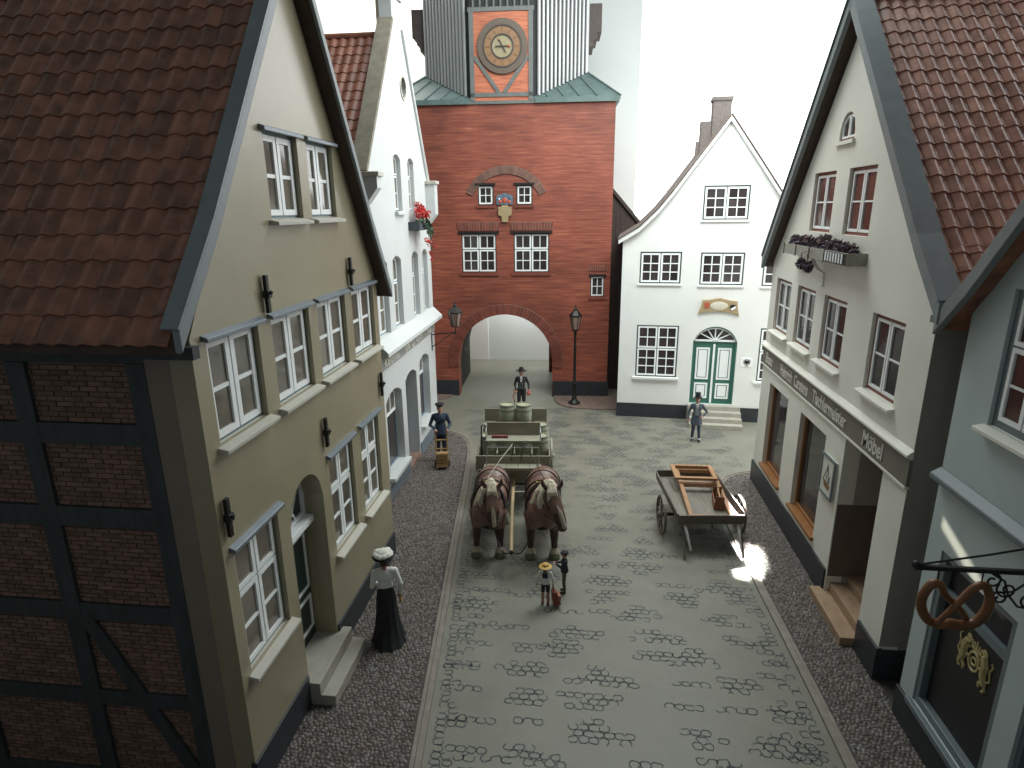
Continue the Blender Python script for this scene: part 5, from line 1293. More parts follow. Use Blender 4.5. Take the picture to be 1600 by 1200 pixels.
skirt_mesh([(.125, 1.10, .85, 0), (.16, 1.02, .9, .01), (.185, .85, .95, .02), (.20, .6, 1, .03), (.235, .3, 1.05, .05), (.29, .08, 1.15, .08), (.32, 0.0, 1.2, .10)], 56, .07, 11).build('skirt', M_BLACKCLOTH, wo, smooth=True)
hair_cap(wo, hc, M_HAIR); MB().ball((0, .10, 1.62), (.07, .05, .06), 12, 8).build('hair_bun', M_HAIR, wo, smooth=True)
hat = MB(); hat.lathe([(.05, 1.70), (.20, 1.715), (.205, 1.73), (.11, 1.75), (.10, 1.80), (.06, 1.83)], 22, (0, .0, 0)); ho = hat.build('hat', M_BLACKCLOTH, wo, smooth=True)
hm = MB(); rr = random.Random(3)
for k in range(11):
    a = k*2*math.pi/11; hm.ball((.12*math.cos(a), .0+.12*math.sin(a), 1.775+rr.uniform(-.01, .02)), (.075, .075, .05), 10, 6)
hm.ball((0, .0, 1.80), (.13, .13, .07), 12, 8); hm.build('hat_trimming', mat('pale_plume', (.66, .66, .60), .8, .1, 14, .5, 60), wo, smooth=True)
MB().ball((-.27, -.03, .74), (.035, .05, .055), 12, 8).build('purse', mat('gold_purse', (.55, .33, .10), .35, .15, 14, metal=.3), wo, smooth=True); MB().tube([(-.27, -.03, .79), (-.26, -.02, .84)], .006, 5).build('purse_chain', M_GOLD, wo)

# porter with hand truck
po, hc = person('porter in dark blue clothes and flat cap pushing the hand truck', (-4.34, 17.55, .03), .22, 1.86, [SKIN, M_NAVY, mat('navy_trousers', (.018, .022, .045), .75, .2, 12), M_SHOE],
    dict(el_l=(.28, .02, 1.12), wr_l=(.20, -.24, 1.05), hd_l=(-.15, -1, -.1), el_r=(-.30, .02, 1.12), wr_r=(-.13, -.25, 1.05), hd_r=(.15, -1, -.1)), stout=.98, trouser_r=1.1)
hair_cap(po, hc, M_HAIR); c_ = MB(); c_.lathe([(.085, 1.69), (.10, 1.705), (.135, 1.74), (.125, 1.77), (.04, 1.785)], 18, (0, -.005, 0)); c_.ball((0, -.11, 1.70), (.07, .06, .010), 12, 6); c_.build('cap', M_BLACKCLOTH, po, smooth=True)
skirt_mesh([(.15, 1.10, .78, -.002), (.17, 1.0, .8, 0), (.19, .86, .8, 0)], 28, .03, 5).build('jacket_hem', M_NAVY, po, smooth=True)
MB().ball((-.245, -.145, 1.075), .018, 8, 6).build('cuff_button', M_SASH, po)
M_OAK = mat('pale_oak', (.33, .21, .09), .55, .2, 8, stretch=(1, 1, .3))
ht = thing('hand_truck', 'wooden two-wheeled hand truck pushed by the porter on the pavement', 'hand truck', (-4.22, 17.10, .03), .22)
for sx in (-1, 1):
    MB().tube([(sx*.16, -.05, .10), (sx*.17, .08, .55), (sx*.185, .16, 1.12)], [.028, .028, .022], 8).build('rail', M_OAK, ht)
    MB().lathe([(.10, -.02), (.11, 0), (.10, .02)], 16, (sx*.21, .02, .11), axis='x').build('wheel', M_SHOE, ht)
for z, yy in ((.30, .0), (.55, .075), (.82, .12)): MB().bar((-.18, yy, z), (.18, yy, z), .05, .03).build('rung', M_OAK, ht)
MB().box(-.18, .18, -.27, -.0, .085, .115).build('toe_plate', M_OAK, ht); MB().bar((-.24, .02, .11), (.24, .02, .11), .03, .03).build('axle', M_IRON, ht)
bs = thing('slatted_crate', 'small slatted wooden crate standing on the hand truck', 'crate', (-4.22+.035, 17.10-.135, .147), .22)
for k in range(4):
    z = .005+k*.10
    MB().box(-.17, .17, -.115, -.098, z, z+.075).build('slat', M_OAK, bs); MB().box(-.17, .17, .075, .092, z, z+.075).build('slat', M_OAK, bs)
    MB().box(-.175, -.158, -.098, .075, z, z+.075).build('slat', M_OAK, bs); MB().box(.158, .175, -.098, .075, z, z+.075).build('slat', M_OAK, bs)
MB().box(-.165, .165, -.1, .08, 0, .02).build('bottom', M_OAK, bs); MB().box(-.165, .165, -.1, .08, .385, .40).build('lid', M_OAK, bs)

# journeyman in black
jo, hc = person('journeyman in black suit and wide-brimmed hat under the tower arch', (-2.36, 22.75, 0), .05, 1.66, [SKIN, M_BLACKCLOTH, M_BLACKCLOTH, M_SHOE],
    dict(el_r=(-.27, .02, 1.14), wr_r=(-.22, -.12, .93), hd_r=(.1, -.4, -.9), el_l=(.29, .02, 1.15), wr_l=(.30, -.17, .98), hd_l=(.1, -.8, -.5)), trouser_r=1.15)
hair_cap(jo, hc, M_HAIR); h_ = MB(); h_.lathe([(.10, 1.70), (.215, 1.715), (.22, 1.725), (.105, 1.735), (.10, 1.79), (.075, 1.86), (.02, 1.88)], 22, sx=1.0, sy=.85); h_.build('hat', M_BLACKCLOTH, jo, smooth=True)
MB().prism([(-.045, 1.50), (.045, 1.50), (.03, 1.30), (0, 1.27), (-.03, 1.30)], -.136, -.105).build('shirt_front', M_SHIRT, jo); MB().bar((0, -.14, 1.49), (0, -.14, 1.34), .018, .008, (0, 1, 0)).build('tie', M_BLACKCLOTH, jo)
for z in (1.22, 1.13, 1.04):
    for x in (-.05, .05): MB().ball((x, -.118, z), .014, 8, 6).build('button', mat('silver', (.6, .6, .6), .3, .05, 9, metal=.8), jo)
wk = MB(); pts = [(-.27+.03*math.sin(k*1.1), -.20+.02*math.cos(k*1.1), .02+k*.062) for k in range(16)]; wk.tube(pts, .022, 7); tag(wk.build('walking_stick', mat('red_stick', (.33, .10, .05), .5, .2, 9), None, smooth=True), 'twisted reddish walking stick held by the journeyman in black', 'stick').location = (-2.36, 22.75, 0)
bu = MB(); bu.ball((0, 0, 0), (.085, .07, .10), 12, 8); bu.ball((.02, 0, .10), (.04, .035, .05), 10, 6); tag(bu.build('cloth_bundle', mat('red_cloth', (.42, .10, .10), .7, .25, 14, .3, 40), None, smooth=True), 'small red cloth bundle in the hand of the journeyman in black', 'bundle').location = (-2.36+.30, 22.75-.235, .80)

# gentleman in top hat
gm, hc = person('gentleman in slate coat and top hat by the white house steps', (3.80, 20.1, 0), -.15, 1.56, [SKIN, M_SLATEC, mat('blue_trousers', (.045, .055, .085), .7, .2, 12), M_SHOE],
    dict(el_l=(.36, .06, 1.15), wr_l=(.21, -.10, 1.02), hd_l=(-.7, -.6, -.3), el_r=(-.29, .02, 1.12), wr_r=(-.30, -.08, .88), hd_r=(-.1, -.2, -1), kn_l=(.11, -.03, .49), an_l=(.14, -.04, .09), an_r=(-.12, .03, .09)))
hair_cap(gm, hc, M_HAIR); h_ = MB(); h_.lathe([(.09, 1.70), (.145, 1.705), (.15, 1.72), (.092, 1.73), (.088, 1.80), (.098, 1.89), (.095, 1.90)], 22); h_.build('top_hat', M_BLACKCLOTH, gm, smooth=True)
skirt_mesh([(.16, 1.12, .75, .0), (.175, .98, .8, .01), (.20, .80, .8, .02), (.215, .66, .8, .03)], 32, .05, 5).build('coat_skirt', M_SLATEC, gm, smooth=True)
MB().prism([(-.05, 1.49), (.05, 1.49), (.035, 1.36), (0, 1.31), (-.035, 1.36)], -.14, -.105).build('shirt_front', M_SHIRT, gm); MB().prism([(-.06, 1.33), (.06, 1.33), (.07, 1.05), (-.07, 1.05)], -.142, -.10).build('waistcoat', mat('grey_vest', (.16, .19, .20), .7, .1, 12), gm); MB().bar((0, -.146, 1.47), (0, -.146, 1.36), .02, .006, (0, 1, 0)).build('tie', M_BLACKCLOTH, gm)
for x, yy in ((.14, -.05), (-.12, .02)): MB().lathe([(.055, .07), (.06, .12)], 12, (x, yy, 0)).build('spat', M_SHIRT, gm)

# child with straw hat, seen from behind
cb, hc = person('child with yellow straw hat, white blouse and dark shorts in the road', (-.65, 10.62, 0), math.pi-.05, .90, [SKIN, M_SHIRT, mat('dark_shorts', (.02, .018, .022), .7, .2, 12), mat('brown_shoe', (.06, .025, .02), .45, .1, 12)],
    dict(el_l=(.29, .03, 1.15), wr_l=(.31, -.02, .93), el_r=(-.29, .03, 1.15), wr_r=(-.30, -.02, .92)), stout=1.18)
for p in cb.data.polygons:
    c = p.center
    if p.material_index == 2 and .12 < c.z < .58: p.material_index = 0
hair_cap(cb, hc, M_HAIR); h_ = MB(); h_.lathe([(.09, 1.69), (.235, 1.67), (.245, 1.68), (.13, 1.725), (.12, 1.79), (.07, 1.825), (.01, 1.83)], 26); h_.build('straw_hat', M_STRAW, cb, smooth=True)
sc = MB(); sc.box(-.10, .10, .10, .135, 1.24, 1.44); sc.build('sailor_collar', M_NAVY, cb)
for x in (-.035, .035): MB().bar((x, .15, 1.66), (x*1.4, .155, 1.26), .035, .01, (0, 1, 0)).build('hat_ribbon', M_BLACKCLOTH, cb)
skirt_mesh([(.165, 1.14, .8, 0), (.19, 1.06, .82, 0), (.20, .98, .82, 0)], 26, .03, 6).build('blouse_hem', M_SHIRT, cb, smooth=True)
sat = thing('satchel', 'red leather satchel carried by the child in the straw hat', 'bag', (-.65+.215, 10.62, .06), .25)
MB().add([(-.07, -.10, .0), (.09, -.10, .0), (.09, .10, .0), (-.07, .10, .0), (-.10, -.08, .27), (.0, -.08, .29), (.0, .08, .29), (-.10, .08, .27)], [(0, 3, 2, 1), (4, 5, 6, 7), (0, 1, 5, 4), (1, 2, 6, 5), (2, 3, 7, 6), (3, 0, 4, 7)]).build('pouch', M_LEATHER, sat, bevel=.02)
MB().box(.02, .075, -.09, .09, .10, .2).build('flap', mat('tan_leather', (.3, .12, .06), .5, .15, 12), sat); MB().tube([(-.06, -.05, .27), (-.06, -.03, .38), (-.06, .03, .38), (-.06, .05, .27)], .009, 6).build('strap', M_LEATHER, sat)

# boy with cap pointing
by, hc = person('boy in dark jacket, cap and olive trousers pointing beside the horses', (-.29, 11.08, 0), -R90+.0, .93, [SKIN, mat('dark_jacket', (.02, .026, .04), .75, .2, 12), M_OLIVE, M_SHOE],
    dict(el_l=(.24, -.12, 1.20), wr_l=(.20, -.30, 1.32), hd_l=(-.1, -1, .2), el_r=(-.25, -.10, 1.16), wr_r=(-.16, -.32, 1.18), hd_r=(.0, -1, 0)), stout=1.12)
hair_cap(by, hc, M_HAIR); c_ = MB(); c_.lathe([(.09, 1.69), (.135, 1.72), (.14, 1.75), (.10, 1.785), (.02, 1.79)], 18, (0, .01, 0)); c_.ball((0, -.12, 1.705), (.08, .06, .012), 12, 6); c_.build('cap', M_BLACKCLOTH, by, smooth=True)
skirt_mesh([(.165, 1.12, .8, 0), (.18, 1.02, .82, 0), (.19, .93, .82, 0)], 26, .03, 6).build('jacket_hem', MATS['dark_jacket'], by, smooth=True)
# ------------------------------------------------------------------ brewery wagon, horses and barrels
M_WAGON = mat('khaki_wagon', (.25, .225, .17), .55, .15, 6, stretch=(.4, 1, 1)); M_WAGON2 = mat('olive_board', (.29, .28, .215), .5, .15, 6, stretch=(.3, 1, 1))
wg_ = thing('beer_wagon', 'khaki wooden beer wagon with high driver seat behind the horses', 'wagon', (-1.79, 15.0, 0), .08)
for k in range(6): MB().box(-.94+k*.315, -.94+k*.315+.305, -.02, 2.60, .90, .945).build('floor_plank', M_WAGON2, wg_)
MB().box(-.98, .98, -.07, -.021, .98, 1.36).build('front_board', M_WAGON, wg_, bevel=.008)
for sx in (-1, 1): MB().box(min(sx*.96, sx*.99), max(sx*.96, sx*.99), -.02, 2.6, .90, 1.16).build('side_board', M_WAGON, wg_)
MB().box(-.93, .93, 2.45, 2.50, .95, 1.84).build('tail_board', M_WAGON, wg_)
for k in range(5): MB().box(-.75+k*.30, -.75+k*.30+.29, -.38, -.071, 1.12, 1.15).build('footboard_plank', M_WAGON2, wg_)
MB().box(-.76, .76, -.40, -.385, 1.08, 1.16).build('footboard_edge', M_WAGON2, wg_)
for sx in (-1, 1): MB().bar((sx*.7, -.36, 1.12), (sx*.7, 0, .92), .05, .05).build('footboard_bracket', M_IRON, wg_)
MB().tube([(-.68, -.30, 1.15), (-.68, -.12, 1.62), (.68, -.12, 1.62), (.68, -.30, 1.15)], .014, 6).build('dash_rail', mat('dull_steel', (.28, .29, .28), .4, .1, 9, metal=.5), wg_)
MB().box(-.74, .74, .16, .62, 1.66, 1.70).build('seat', M_WAGON2, wg_, bevel=.008)
MB().box(-.72, .72, .60, .64, 1.70, 2.06).build('seat_back', M_WAGON, wg_, bevel=.008)
for sx in (-1, 1):
    MB().tube([(sx*.72, .2, 1.70), (sx*.72, .24, 1.90), (sx*.72, .36, 1.98), (sx*.72, .62, 1.98)], .014, 6).build('arm_rail', MATS['dull_steel'], wg_)
    MB().box(min(sx*.70, sx*.74), max(sx*.70, sx*.74), .2, .6, .945, 1.66).build('seat_support', M_WAGON, wg_)
MB().tube([(-.84, .22, 1.2), (-.84, .22, 2.08), (-.80, .18, 2.14)], .018, 6).build('brake_lever', M_IRON, wg_)
def cart_wheel(parent, x, y, r, spokes, m, w=.06):
    MB().lathe([(r-.07, -w/2), (r-.012, -w/2), (r, -w/2+.012), (r, w/2-.012), (r-.012, w/2), (r-.07, w/2), (r-.07, -w/2)], 32, (x, y, r), axis='x')
    t = MB(); n = 32; o = [(r*math.cos(2*math.pi*i/n), r*math.sin(2*math.pi*i/n)) for i in range(n)]; q = [((r-.06)*math.cos(2*math.pi*i/n), (r-.06)*math.sin(2*math.pi*i/n)) for i in range(n)]
    t.ring(o, q, -w/2, w/2); t.v = [(b+x, a+y, c+r) for a, b, c in t.v]
    wh_ = t.build('wheel', m, parent, bevel=.006)
    MB().lathe([(.05, -.10), (.075, -.08), (.085, 0), (.075, .08), (.05, .10)], 12, (x, y, r), axis='x').build('hub', m, wh_)
    for k in range(spokes):
        a = 2*math.pi*k/spokes; MB().bar((x, y+.06*math.cos(a), r+.06*math.sin(a)), (x, y+(r-.05)*math.cos(a), r+(r-.05)*math.sin(a)), .035, .03, (1, 0, 0)).build('spoke', m, wh_)
    return wh_
for sx in (-1, 1): cart_wheel(wg_, sx*.86, .35, .40, 10, M_WAGON2); cart_wheel(wg_, sx*1.06, 2.0, .52, 12, M_WAGON2)
MB().bar((-.9, .35, .40), (.9, .35, .40), .07, .08).build('axle', M_IRON, wg_); MB().bar((-1.06, 2.0, .52), (1.06, 2.0, .52), .07, .08).build('axle', M_IRON, wg_)
MB().box(-.10, .10, .2, 2.2, .55, .66).build('reach_beam', M_WAGON, wg_); MB().box(-.5, .5, .25, .45, .44, .90).build('bolster', M_WAGON, wg_); MB().box(-.6, .6, 1.9, 2.1, .56, .90).build('bolster', M_WAGON, wg_)
MB().tube([(0, .4, .62), (.03, -1.8, .64), (.08, -3.55, .62)], [.05, .045, .04], 10).build('draught_pole', mat('pale_pole', (.44, .33, .19), .5, .15, 8), wg_, smooth=True)
MB().ball((.08, -3.56, .62), .05, 10, 8).build('pole_cap', M_IRON, wg_); MB().bar((-.8, -.65, .60), (.8, -.65, .60), .06, .05).build('swingletree', M_WAGON2, wg_)
M_BARREL = mat('green_grey_barrel', (.29, .30, .22), .6, .2, 7, .2, 40, stretch=(1, 1, .3)); M_HOOP = mat('barrel_hoop', (.15, .155, .115), .5, .15, 9)
def wpt(x, y, z): a = .08; return (-1.79+x*math.cos(a)-y*math.sin(a), 15.0+x*math.sin(a)+y*math.cos(a), z)
def barrel(label, x, y, z, group=None):
    t = thing('barrel', label, 'barrel', wpt(x, y, z), .08, group); n = 18
    prof = [(.205, 0), (.225, .12), (.238, .30), (.225, .48), (.205, .60), (.188, .60), (.185, .575), (0.001, .575)]
    body = MB(); v = []; f = []
    for i, (r, zz) in enumerate(prof[:5]):
        for k in range(n*2):
            a = 2*math.pi*k/(n*2); q = r*(1 if k % 2 else .992); v.append((q*math.cos(a), q*math.sin(a), zz))
    for i in range(4):
        for k in range(n*2): f.append((i*n*2+k, i*n*2+(k+1) % (n*2), (i+1)*n*2+(k+1) % (n*2), (i+1)*n*2+k))
    f.append(tuple(reversed(range(n*2)))); body.add(v, f); body.build('staves', M_BARREL, t)
    MB().lathe([(.195, .545), (.195, .575)], 24).build('head', mat('barrel_head', (.34, .33, .235), .6, .12, 8), t)
    MB().ring([(.206*math.cos(2*math.pi*i/24), .206*math.sin(2*math.pi*i/24)) for i in range(24)], [(.188*math.cos(2*math.pi*i/24), .188*math.sin(2*math.pi*i/24)) for i in range(24)], .57, .612)
    rim = MB().ring([(.207*math.cos(2*math.pi*i/24), .207*math.sin(2*math.pi*i/24)) for i in range(24)], [(.188*math.cos(2*math.pi*i/24), .188*math.sin(2*math.pi*i/24)) for i in range(24)], .55, .605); rim.v = [(a, c, b) for a, b, c in rim.v]; rim.build('rim', M_BARREL, t)
    for zz, r in ((.03, .213), (.15, .232), (.42, .233), (.545, .215)):
        h = MB().ring([(r*math.cos(2*math.pi*i/24), r*math.sin(2*math.pi*i/24)) for i in range(24)], [((r-.012)*math.cos(2*math.pi*i/24), (r-.012)*math.sin(2*math.pi*i/24)) for i in range(24)], zz, zz+.032); h.v = [(a, c, b) for a, b, c in h.v]; h.build('hoop', M_HOOP, t)
    return t
place = ('at the pavement side', 'second from the pavement side', 'second from the cart side', 'at the hand cart side')
for pl_, x in zip(place, (-.72, -.235, .25, .735)): barrel('green-grey barrel %s behind the driver seat, on the wagon floor' % pl_, x, 1.02, .945, 'barrels on the wagon')
for pl_, x in zip(place, (-.72, -.235, .25, .735)): barrel('green-grey barrel %s along the tail board, on the wagon floor' % pl_, x, 1.95, .945, 'barrels on the wagon')
for pl_, x in zip(('nearer the pavement', 'nearer the hand cart'), (-.235, .25)): barrel('green-grey barrel stacked on top of other barrels, the one %s' % pl_, x, 1.95, 1.548, 'barrels on the wagon')
t = thing('driver_cushion', 'small rolled brown cushion lying on the wagon driver seat', 'cushion', wpt(-.36, .38, 1.70), .08)
MB().tube([(-.21, 0, .042), (.21, 0, .042)], .042, 12).build('roll', M_LEATHER, t, smooth=True)
for x in (-.21, .21): MB().ball((x, 0, .042), (.012, .038, .038), 10, 6).build('end_button', M_LEATHER, t)

M_CHEST = mat('chestnut_coat', (.185, .105, .082), .38, .3, 4); M_CHESTDK = mat('dark_chestnut', (.07, .034, .027), .5, .25, 5); M_BLOND = mat('blond_mane', (.62, .55, .42), .6, .2, 14, .5, 35, stretch=(1, 1, .4)); M_HOOF = mat('hoof', (.14, .14, .085), .5, .2, 9); M_FEATHER = mat('feather', (.42, .37, .28), .7, .2, 14, .5, 30)
M_HARN = mat('harness', (.022, .015, .012), .45, .2, 12); M_BRASS = mat('brass', (.5, .38, .16), .3, .1, 9, metal=.8)
def horse(label, loc, rz, hx, mx, seed):
    """faces local -y; hx, mx: sideways offset of poll and muzzle"""
    rnd = random.Random(seed)
    poll, face, muz = Vector((hx, -1.06, 1.80)), Vector(((hx+mx)/2, -1.24, 1.46)), Vector((mx, -1.34, 1.12))
    pr = [('e', (0, -.55, 1.16), (.385, .50, .41), 0), ('e', (0, .05, 1.14), (.40, .80, .40), 0), ('e', (0, .62, 1.20), (.41, .46, .41), 0), ('e', (0, -.35, 1.40), (.22, .45, .20), 0), ('e', (.14, -.84, 1.10), (.20, .22, .30), 0), ('e', (-.14, -.84, 1.10), (.20, .22, .30), 0), ('c', (0, -.80, 1.30), .27, (0, -.70, 1.05), .28, 0),
          ('c', (0, -.62, 1.36), .30, (hx*.7, -.98, 1.70), .20, 0), ('c', (hx*.7, -.98, 1.70), .20, poll, .15, 0),
          ('c', poll, .155, face, .145, 0), ('c', face, .14, muz, .098, 1), ('e', muz+Vector((0, -.01, -.03)), (.108, .095, .085), 1), ('e', face+Vector((0, .09, .06)), (.11, .15, .17), 0)]
    fw_ = Vector((muz.x-poll.x, 0, 0)).x*.25
    pr += [('c', poll+Vector((fw_*.3, -.155, -.06)), .040, face+Vector((fw_, -.110, 0)), .048, 2), ('c', face+Vector((fw_, -.110, 0)), .048, muz+Vector((fw_*.8, -.066, .03)), .050, 2)]
    for sx in (-1, 1):
        e = poll+Vector((sx*.15, -.03, .10)); pr += [('c', e, .05, e+Vector((sx*.05, -.02, .09)), .046, 1), ('c', e+Vector((sx*.05, -.02, .09)), .046, e+Vector((sx*.06, -.03, .20)), .012, 1)]
        pr += [('c', (sx*.24, -.66, 1.05), .19, (sx*.255, -.70, .78), .125, 0), ('c', (sx*.255, -.70, .78), .115, (sx*.265, -.72, .48), .088, 1), ('e', (sx*.265, -.73, .47), (.088, .09, .09), 1),
               ('c', (sx*.265, -.72, .46), .080, (sx*.27, -.72, .20), .07, 1), ('c', (sx*.27, -.72, .24), .075, (sx*.27, -.735, .11), .125, 2), ('c', (sx*.27, -.735, .10), .118, (sx*.27, -.755, .055), .125, 3), ('c', (sx*.27, -.75, .06), .13, (sx*.27, -.76, .03), .135, 3)]
        pr += [('e', (sx*.22, .68, 1.0), (.19, .30, .36), 0), ('c', (sx*.235, .55, .86), .17, (sx*.24, .62, .70), .13, 0), ('c', (sx*.24, .62, .72), .125, (sx*.245, .90, .52), .085, 1),
               ('c', (sx*.245, .90, .52), .080, (sx*.25, .86, .20), .068, 1), ('c', (sx*.25, .86, .24), .075, (sx*.25, .83, .11), .11, 2), ('c', (sx*.25, .83, .12), .11, (sx*.25, .81, .03), .13, 3)]
    body, C, idx = organic('draught_horse', pr, [M_CHEST, M_CHESTDK, M_FEATHER, M_HOOF], .0115, 9)
    v = np.zeros(len(body.data.vertices)*3); body.data.vertices.foreach_get('co', v); v = v.reshape(-1, 3); v[:, 2] = np.maximum(v[:, 2], 0.0); body.data.vertices.foreach_set('co', v.ravel())
    body.location = loc; body.rotation_euler = (0, 0, rz); tag(body, label, 'horse')
    # mane: locks along the crest falling to one side, forelock between the ears
    mp = []
    crest = [Vector((0, -.50, 1.68)), Vector((hx*.3, -.70, 1.82)), Vector((hx*.7, -.90, 1.94)), Vector((hx, -1.04, 1.98))]
    for i in range(24):
        t = i/23*2.85; k = int(t); p = crest[k].lerp(crest[k+1], t-k)
        L = .42+.16*rnd.random(); o1 = rnd.uniform(-.03, .03); o2 = rnd.uniform(-.04, .04)
        q = p+Vector((-.17+o1, -.06+o2, -L*.40)); r = q+Vector((-.07+o2, -.04+o1, -L*.42)); e_ = r+Vector((.02+o1, -.03, -L*.24))
        mp += [('c', p, .066, q, .052, 0), ('c', q, .052, r, .036, 0), ('c', r, .036, e_, .008, 0)]
        mp += [('c', p, .06, p+Vector((.11+o1, -.05+o2, -.13)), .03, 0)]
    for dx in (-.075, -.045, -.015, .02, .05, .08):
        a = poll+Vector((dx*.5, -.02, .15)); b = poll+Vector((dx*1.1, -.15, .03)); c = poll+Vector((dx*1.5+.02, -.19, -.06-.24*rnd.random())); mp += [('c', a, .042, b, .026, 0), ('c', b, .026, c, .007, 0)]
    mo, _, _ = organic('mane', mp, [M_BLOND], .0105, 1, body)
    tl_ = []
    for dx in (-.06, 0, .06): tl_ += [('c', (dx*.4, 1.02, 1.30), .06, (dx, 1.16, 1.0), .08, 0), ('c', (dx, 1.16, 1.0), .08, (dx*1.4, 1.15, .45), .03, 0)]
    organic('tail', tl_, [M_BLOND], .016, 2, body)
    for sx in (-1, 1):
        MB().ball(poll.lerp(face, .55)+Vector((sx*.118, -.06, .02)), .024, 8, 6).build('eye', M_EYE, body)
        MB().ball(muz+Vector((sx*.045, -.075, -.02)), (.016, .014, .02), 8, 6).build('nostril', M_BLACK, body)
    # harness
    def hoop(name, y, rx, rz_, cz, r, m, tilt=0.0, nn_=28):
        return MB().tube([(rx*math.cos(2*math.pi*k/nn_), y+tilt*math.sin(2*math.pi*k/nn_), cz+rz_*math.sin(2*math.pi*k/nn_)) for k in range(nn_)], r, 8, closed=True).build(name, m, body, smooth=True)
    hoop('collar', -.66, .345, .46, 1.24, .055, M_HARN, .16); hoop('hames', -.64, .35, .48, 1.27, .018, M_BRASS, .16)
    hoop('girth', .02, .412, .415, 1.14, .020, M_HARN); hoop('breeching', .75, .405, .405, 1.19, .018, M_HARN, -.12); hoop('back_strap', .40, .418, .42, 1.175, .014, M_HARN, .1)
    for sx in (-1, 1):
        MB().tube([(sx*.36, -.60, 1.12), (sx*.42, .0, 1.06), (sx*.43, .6, 1.02), (sx*.40, 1.3, .86), (sx*.30, 1.55, .66)], .016, 6).build('trace', M_HARN, body)
        MB().ball((sx*.14, -.50, 1.74), .022, 8, 6).build('terret', M_BRASS, body)
    def cheek(p, r, z): return [(p.x+r*1.06*math.cos(2*math.pi*k/20), p.y+r*1.06*math.sin(2*math.pi*k/20)*1.0, p.z+z*math.sin(2*math.pi*k/20)) for k in range(20)]
    MB().tube(cheek(muz.lerp(face, .30), .108, .03), .012, 6, closed=True).build('noseband', M_HARN, body); MB().tube(cheek(poll.lerp(face, .28), .150, .05), .012, 6, closed=True).build('browband', M_HARN, body)
    for sx in (-1, 1): MB().tube([poll+Vector((sx*.145, .0, 0)), face+Vector((sx*.128, .0, 0)), muz.lerp(face, .30)+Vector((sx*.11, 0, 0))], .011, 6).build('cheek_strap', M_HARN, body)
    MB().tube([muz.lerp(face, .25)+Vector((-.11, .02, 0)), Vector((-.30, -.75, 1.30)), Vector((-.14, -.50, 1.74))], .010, 6).build('rein', M_HARN, body)
    MB().tube([muz.lerp(face, .25)+Vector((.11, .02, 0)), Vector((.30, -.80, 1.30)), Vector((.14, -.50, 1.74))], .010, 6).build('rein', M_HARN, body)
    return body
h1 = horse('chestnut draught horse beside the pavement, its white blaze pointing straight ahead', (-2.09, 13.02, 0), .06, .14, .19, 1)
h2 = horse('chestnut draught horse nearest the two children, its head turned aside', (-.87, 13.08, 0), .06, .20, .42, 2)
# driving reins from the seat to the horses
for nm, pts in (('a', [(-2.08, 12.62, 1.78), (-1.95, 13.9, 1.72), (-1.80, 15.0, 1.66)]), ('b', [(-.80, 12.62, 1.78), (-1.15, 13.9, 1.72), (-1.55, 15.0, 1.66)])):
    o = MB().tube(pts, .011, 6).build('driving_rein', mat('pale_rein', (.30, .29, .26), .5, .1, 9) if nm == 'a' else M_HARN)
    tag(o, 'pale driving rein from the wagon dash rail to the blazed horse' if nm == 'a' else 'black driving rein from wagon dash rail to the horse with turned head', 'rein')
    e = MB().tube([pts[-1], (pts[-1][0]+.02, 15.02, 1.50), (pts[-1][0]-.03, 14.90, 1.24)], .012, 6).build('rein_end', M_HARN, o)
ch_ = thing('pole_chain', 'dark chain hanging from the wagon pole tip to both horse collars', 'chain', (-1.43, 11.48, .62))
for sx, ex in ((-1, (-.55, .85, .35)), (1, (.45, .95, .35))):
    pts = [(sx*.02, 0, 0)]
    for k in range(1, 12):
        t = k/11; pts.append((ex[0]*t, ex[1]*t, ex[2]*t-.38*math.sin(math.pi*t)))
    for k in range(11):
        a, b = Vector(pts[k]), Vector(pts[k+1]); MB().bar(a.lerp(b, -.1), b.lerp(a, -.1), .03 if k % 2 else .014, .014 if k % 2 else .03).build('link', M_IRON, ch_)

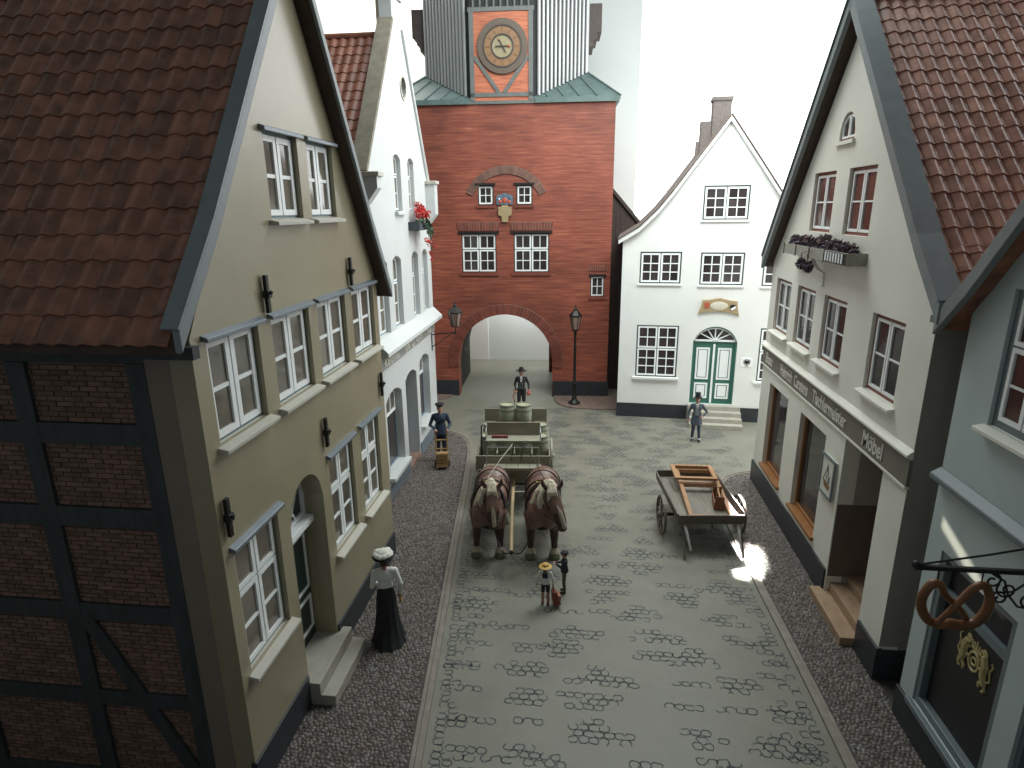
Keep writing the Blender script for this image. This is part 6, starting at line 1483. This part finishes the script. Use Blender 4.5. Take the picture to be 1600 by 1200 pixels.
# ------------------------------------------------------------------ carpenter's hand cart
M_CART = mat('grey_cart_wood', (.13, .105, .085), .5, .25, 7, .1, 40, stretch=(.4, 1, 1)); M_CARTIN = mat('cart_bed', (.21, .19, .16), .5, .2, 6, stretch=(1, .3, 1))
ct = thing('hand_cart', 'dark wooden two-wheeled hand cart loaded with a window frame', 'cart', (2.84, 14.22, 0), .10)
for k in range(6): MB().box(-.70+k*.235, -.70+k*.235+.23, -1.20, 1.20, .72, .75).build('bed_plank', M_CARTIN, ct)
MB().box(-.735, .735, -1.24, -1.20, .68, .90).build('end_board', M_CART, ct, bevel=.006); MB().box(-.735, .735, 1.20, 1.24, .68, .93).build('end_board', M_CART, ct, bevel=.006)
for sx in (-1, 1):
    MB().add([(sx*.70, -1.2, .68), (sx*.735, -1.2, .68), (sx*.735, 1.2, .68), (sx*.70, 1.2, .68), (sx*.74, -1.2, .92), (sx*.775, -1.2, .92), (sx*.775, 1.2, .92), (sx*.74, 1.2, .92)], [(0, 3, 2, 1), (4, 5, 6, 7), (0, 1, 5, 4), (1, 2, 6, 5), (2, 3, 7, 6), (3, 0, 4, 7)]).build('side_board', M_CART, ct)
    cart_wheel(ct, sx*.93, -.35, .47, 10, M_CART)
    MB().bar((sx*.62, -1.1, .72), (sx*.66, -1.62, .02), .045, .045).build('prop_leg', M_CART, ct)
    MB().bar((sx*.60, .3, .66), (sx*.60, -1.22, .66), .07, .07).build('shaft', M_CART, ct); MB().tube([(sx*.60, -1.2, .66), (sx*.585, -1.38, .54), (sx*.55, -1.66, .26)], [.042, .038, .024], 8).build('shaft_handle', mat('worn_handle', (.30, .29, .27), .4, .15, 9), ct)
MB().bar((-.95, -.35, .47), (.95, -.35, .47), .06, .06).build('axle', M_IRON, ct); MB().box(-.5, .5, -.45, -.25, .47, .70).build('axle_block', M_CART, ct)
MB().tube([(0, -1.24, .72), (.0, -1.30, .62)], .014, 6).build('hook', M_IRON, ct); MB().tube([(.05*math.cos(k*math.pi/6)+.01, -1.34+.04*math.sin(k*math.pi/6), .60) for k in range(12)], .009, 6, closed=True).build('ring', M_IRON, ct)
def cpt(x, y, z): a = .10; return (2.84+x*math.cos(a)-y*math.sin(a), 14.22+x*math.sin(a)+y*math.cos(a), z)
M_NEWWOOD = mat('new_pine', (.40, .21, .10), .5, .12, 7, stretch=(1, .3, 1))
wfm = thing('wooden_window_frame', 'new reddish pine window frame lying lengthways on the hand cart', 'window frame', cpt(.10, -.12, .755), .02)
for nm, a in (('stile', (-.50, -.41, -1.06, 1.22)), ('stile', (.41, .50, -1.06, 1.22))):
    o = MB(); o.add([(a[0], a[2], .0), (a[1], a[2], .0), (a[1], a[3], .19), (a[0], a[3], .19), (a[0], a[2], .09), (a[1], a[2], .09), (a[1], a[3], .28), (a[0], a[3], .28)], [(0, 3, 2, 1), (4, 5, 6, 7), (0, 1, 5, 4), (1, 2, 6, 5), (2, 3, 7, 6), (3, 0, 4, 7)]); o.build(nm, M_NEWWOOD, wfm)
zz = lambda y: (y+1.06)/2.28*.19
for y0, y1 in ((-1.06, -.98), (.40, .54), (1.13, 1.22)): o = MB(); o.add([(-.41, y0, zz(y0)), (.41, y0, zz(y0)), (.41, y1, zz(y1)), (-.41, y1, zz(y1)), (-.41, y0, zz(y0)+.09), (.41, y0, zz(y0)+.09), (.41, y1, zz(y1)+.09), (-.41, y1, zz(y1)+.09)], [(0, 3, 2, 1), (4, 5, 6, 7), (0, 1, 5, 4), (1, 2, 6, 5), (2, 3, 7, 6), (3, 0, 4, 7)]); o.build('rail', M_NEWWOOD, wfm)
sash_ = thing('wooden_sash', 'smaller reddish pine sash laid on the far end of the window frame', 'window frame', cpt(.08, .72, .985), .02)
for x0, x1, y0, y1 in ((-.52, -.42, -.42, .42), (.42, .52, -.42, .42), (-.42, .42, -.42, -.32), (-.42, .42, .34, .42)): MB().box(x0, x1, y0, y1, zz(0)*.0+.07, .13).build('sash_rail', M_NEWWOOD, sash_)
tb2 = thing('tool_box', 'open wooden carpenter tote box with tools inside the hand cart frame', 'tool box', cpt(.38, -.42, .752), -.1)
for x0, x1, y0, y1, z0, z1 in ((-.12, -.10, -.30, .30, 0, .20), (.10, .12, -.30, .30, 0, .20), (-.10, .10, -.30, -.28, 0, .34), (-.10, .10, .28, .30, 0, .34), (-.10, .10, -.28, .28, 0, .02)): MB().box(x0, x1, y0, y1, z0, z1).build('side', mat('tote_wood', (.22, .09, .05), .5, .15, 9), tb2)
MB().bar((0, -.29, .31), (0, .29, .31), .03, .03).build('handle', M_NEWWOOD, tb2)
for x, y, z in ((-.05, .05, .30), (.04, .15, .36), (.0, -.1, .27)): MB().tube([(x, y, .03), (x*.6, y+.05, z)], .014, 6).build('tool_handle', M_NEWWOOD, tb2)

bpy.data.scenes.remove(WORKBENCH)
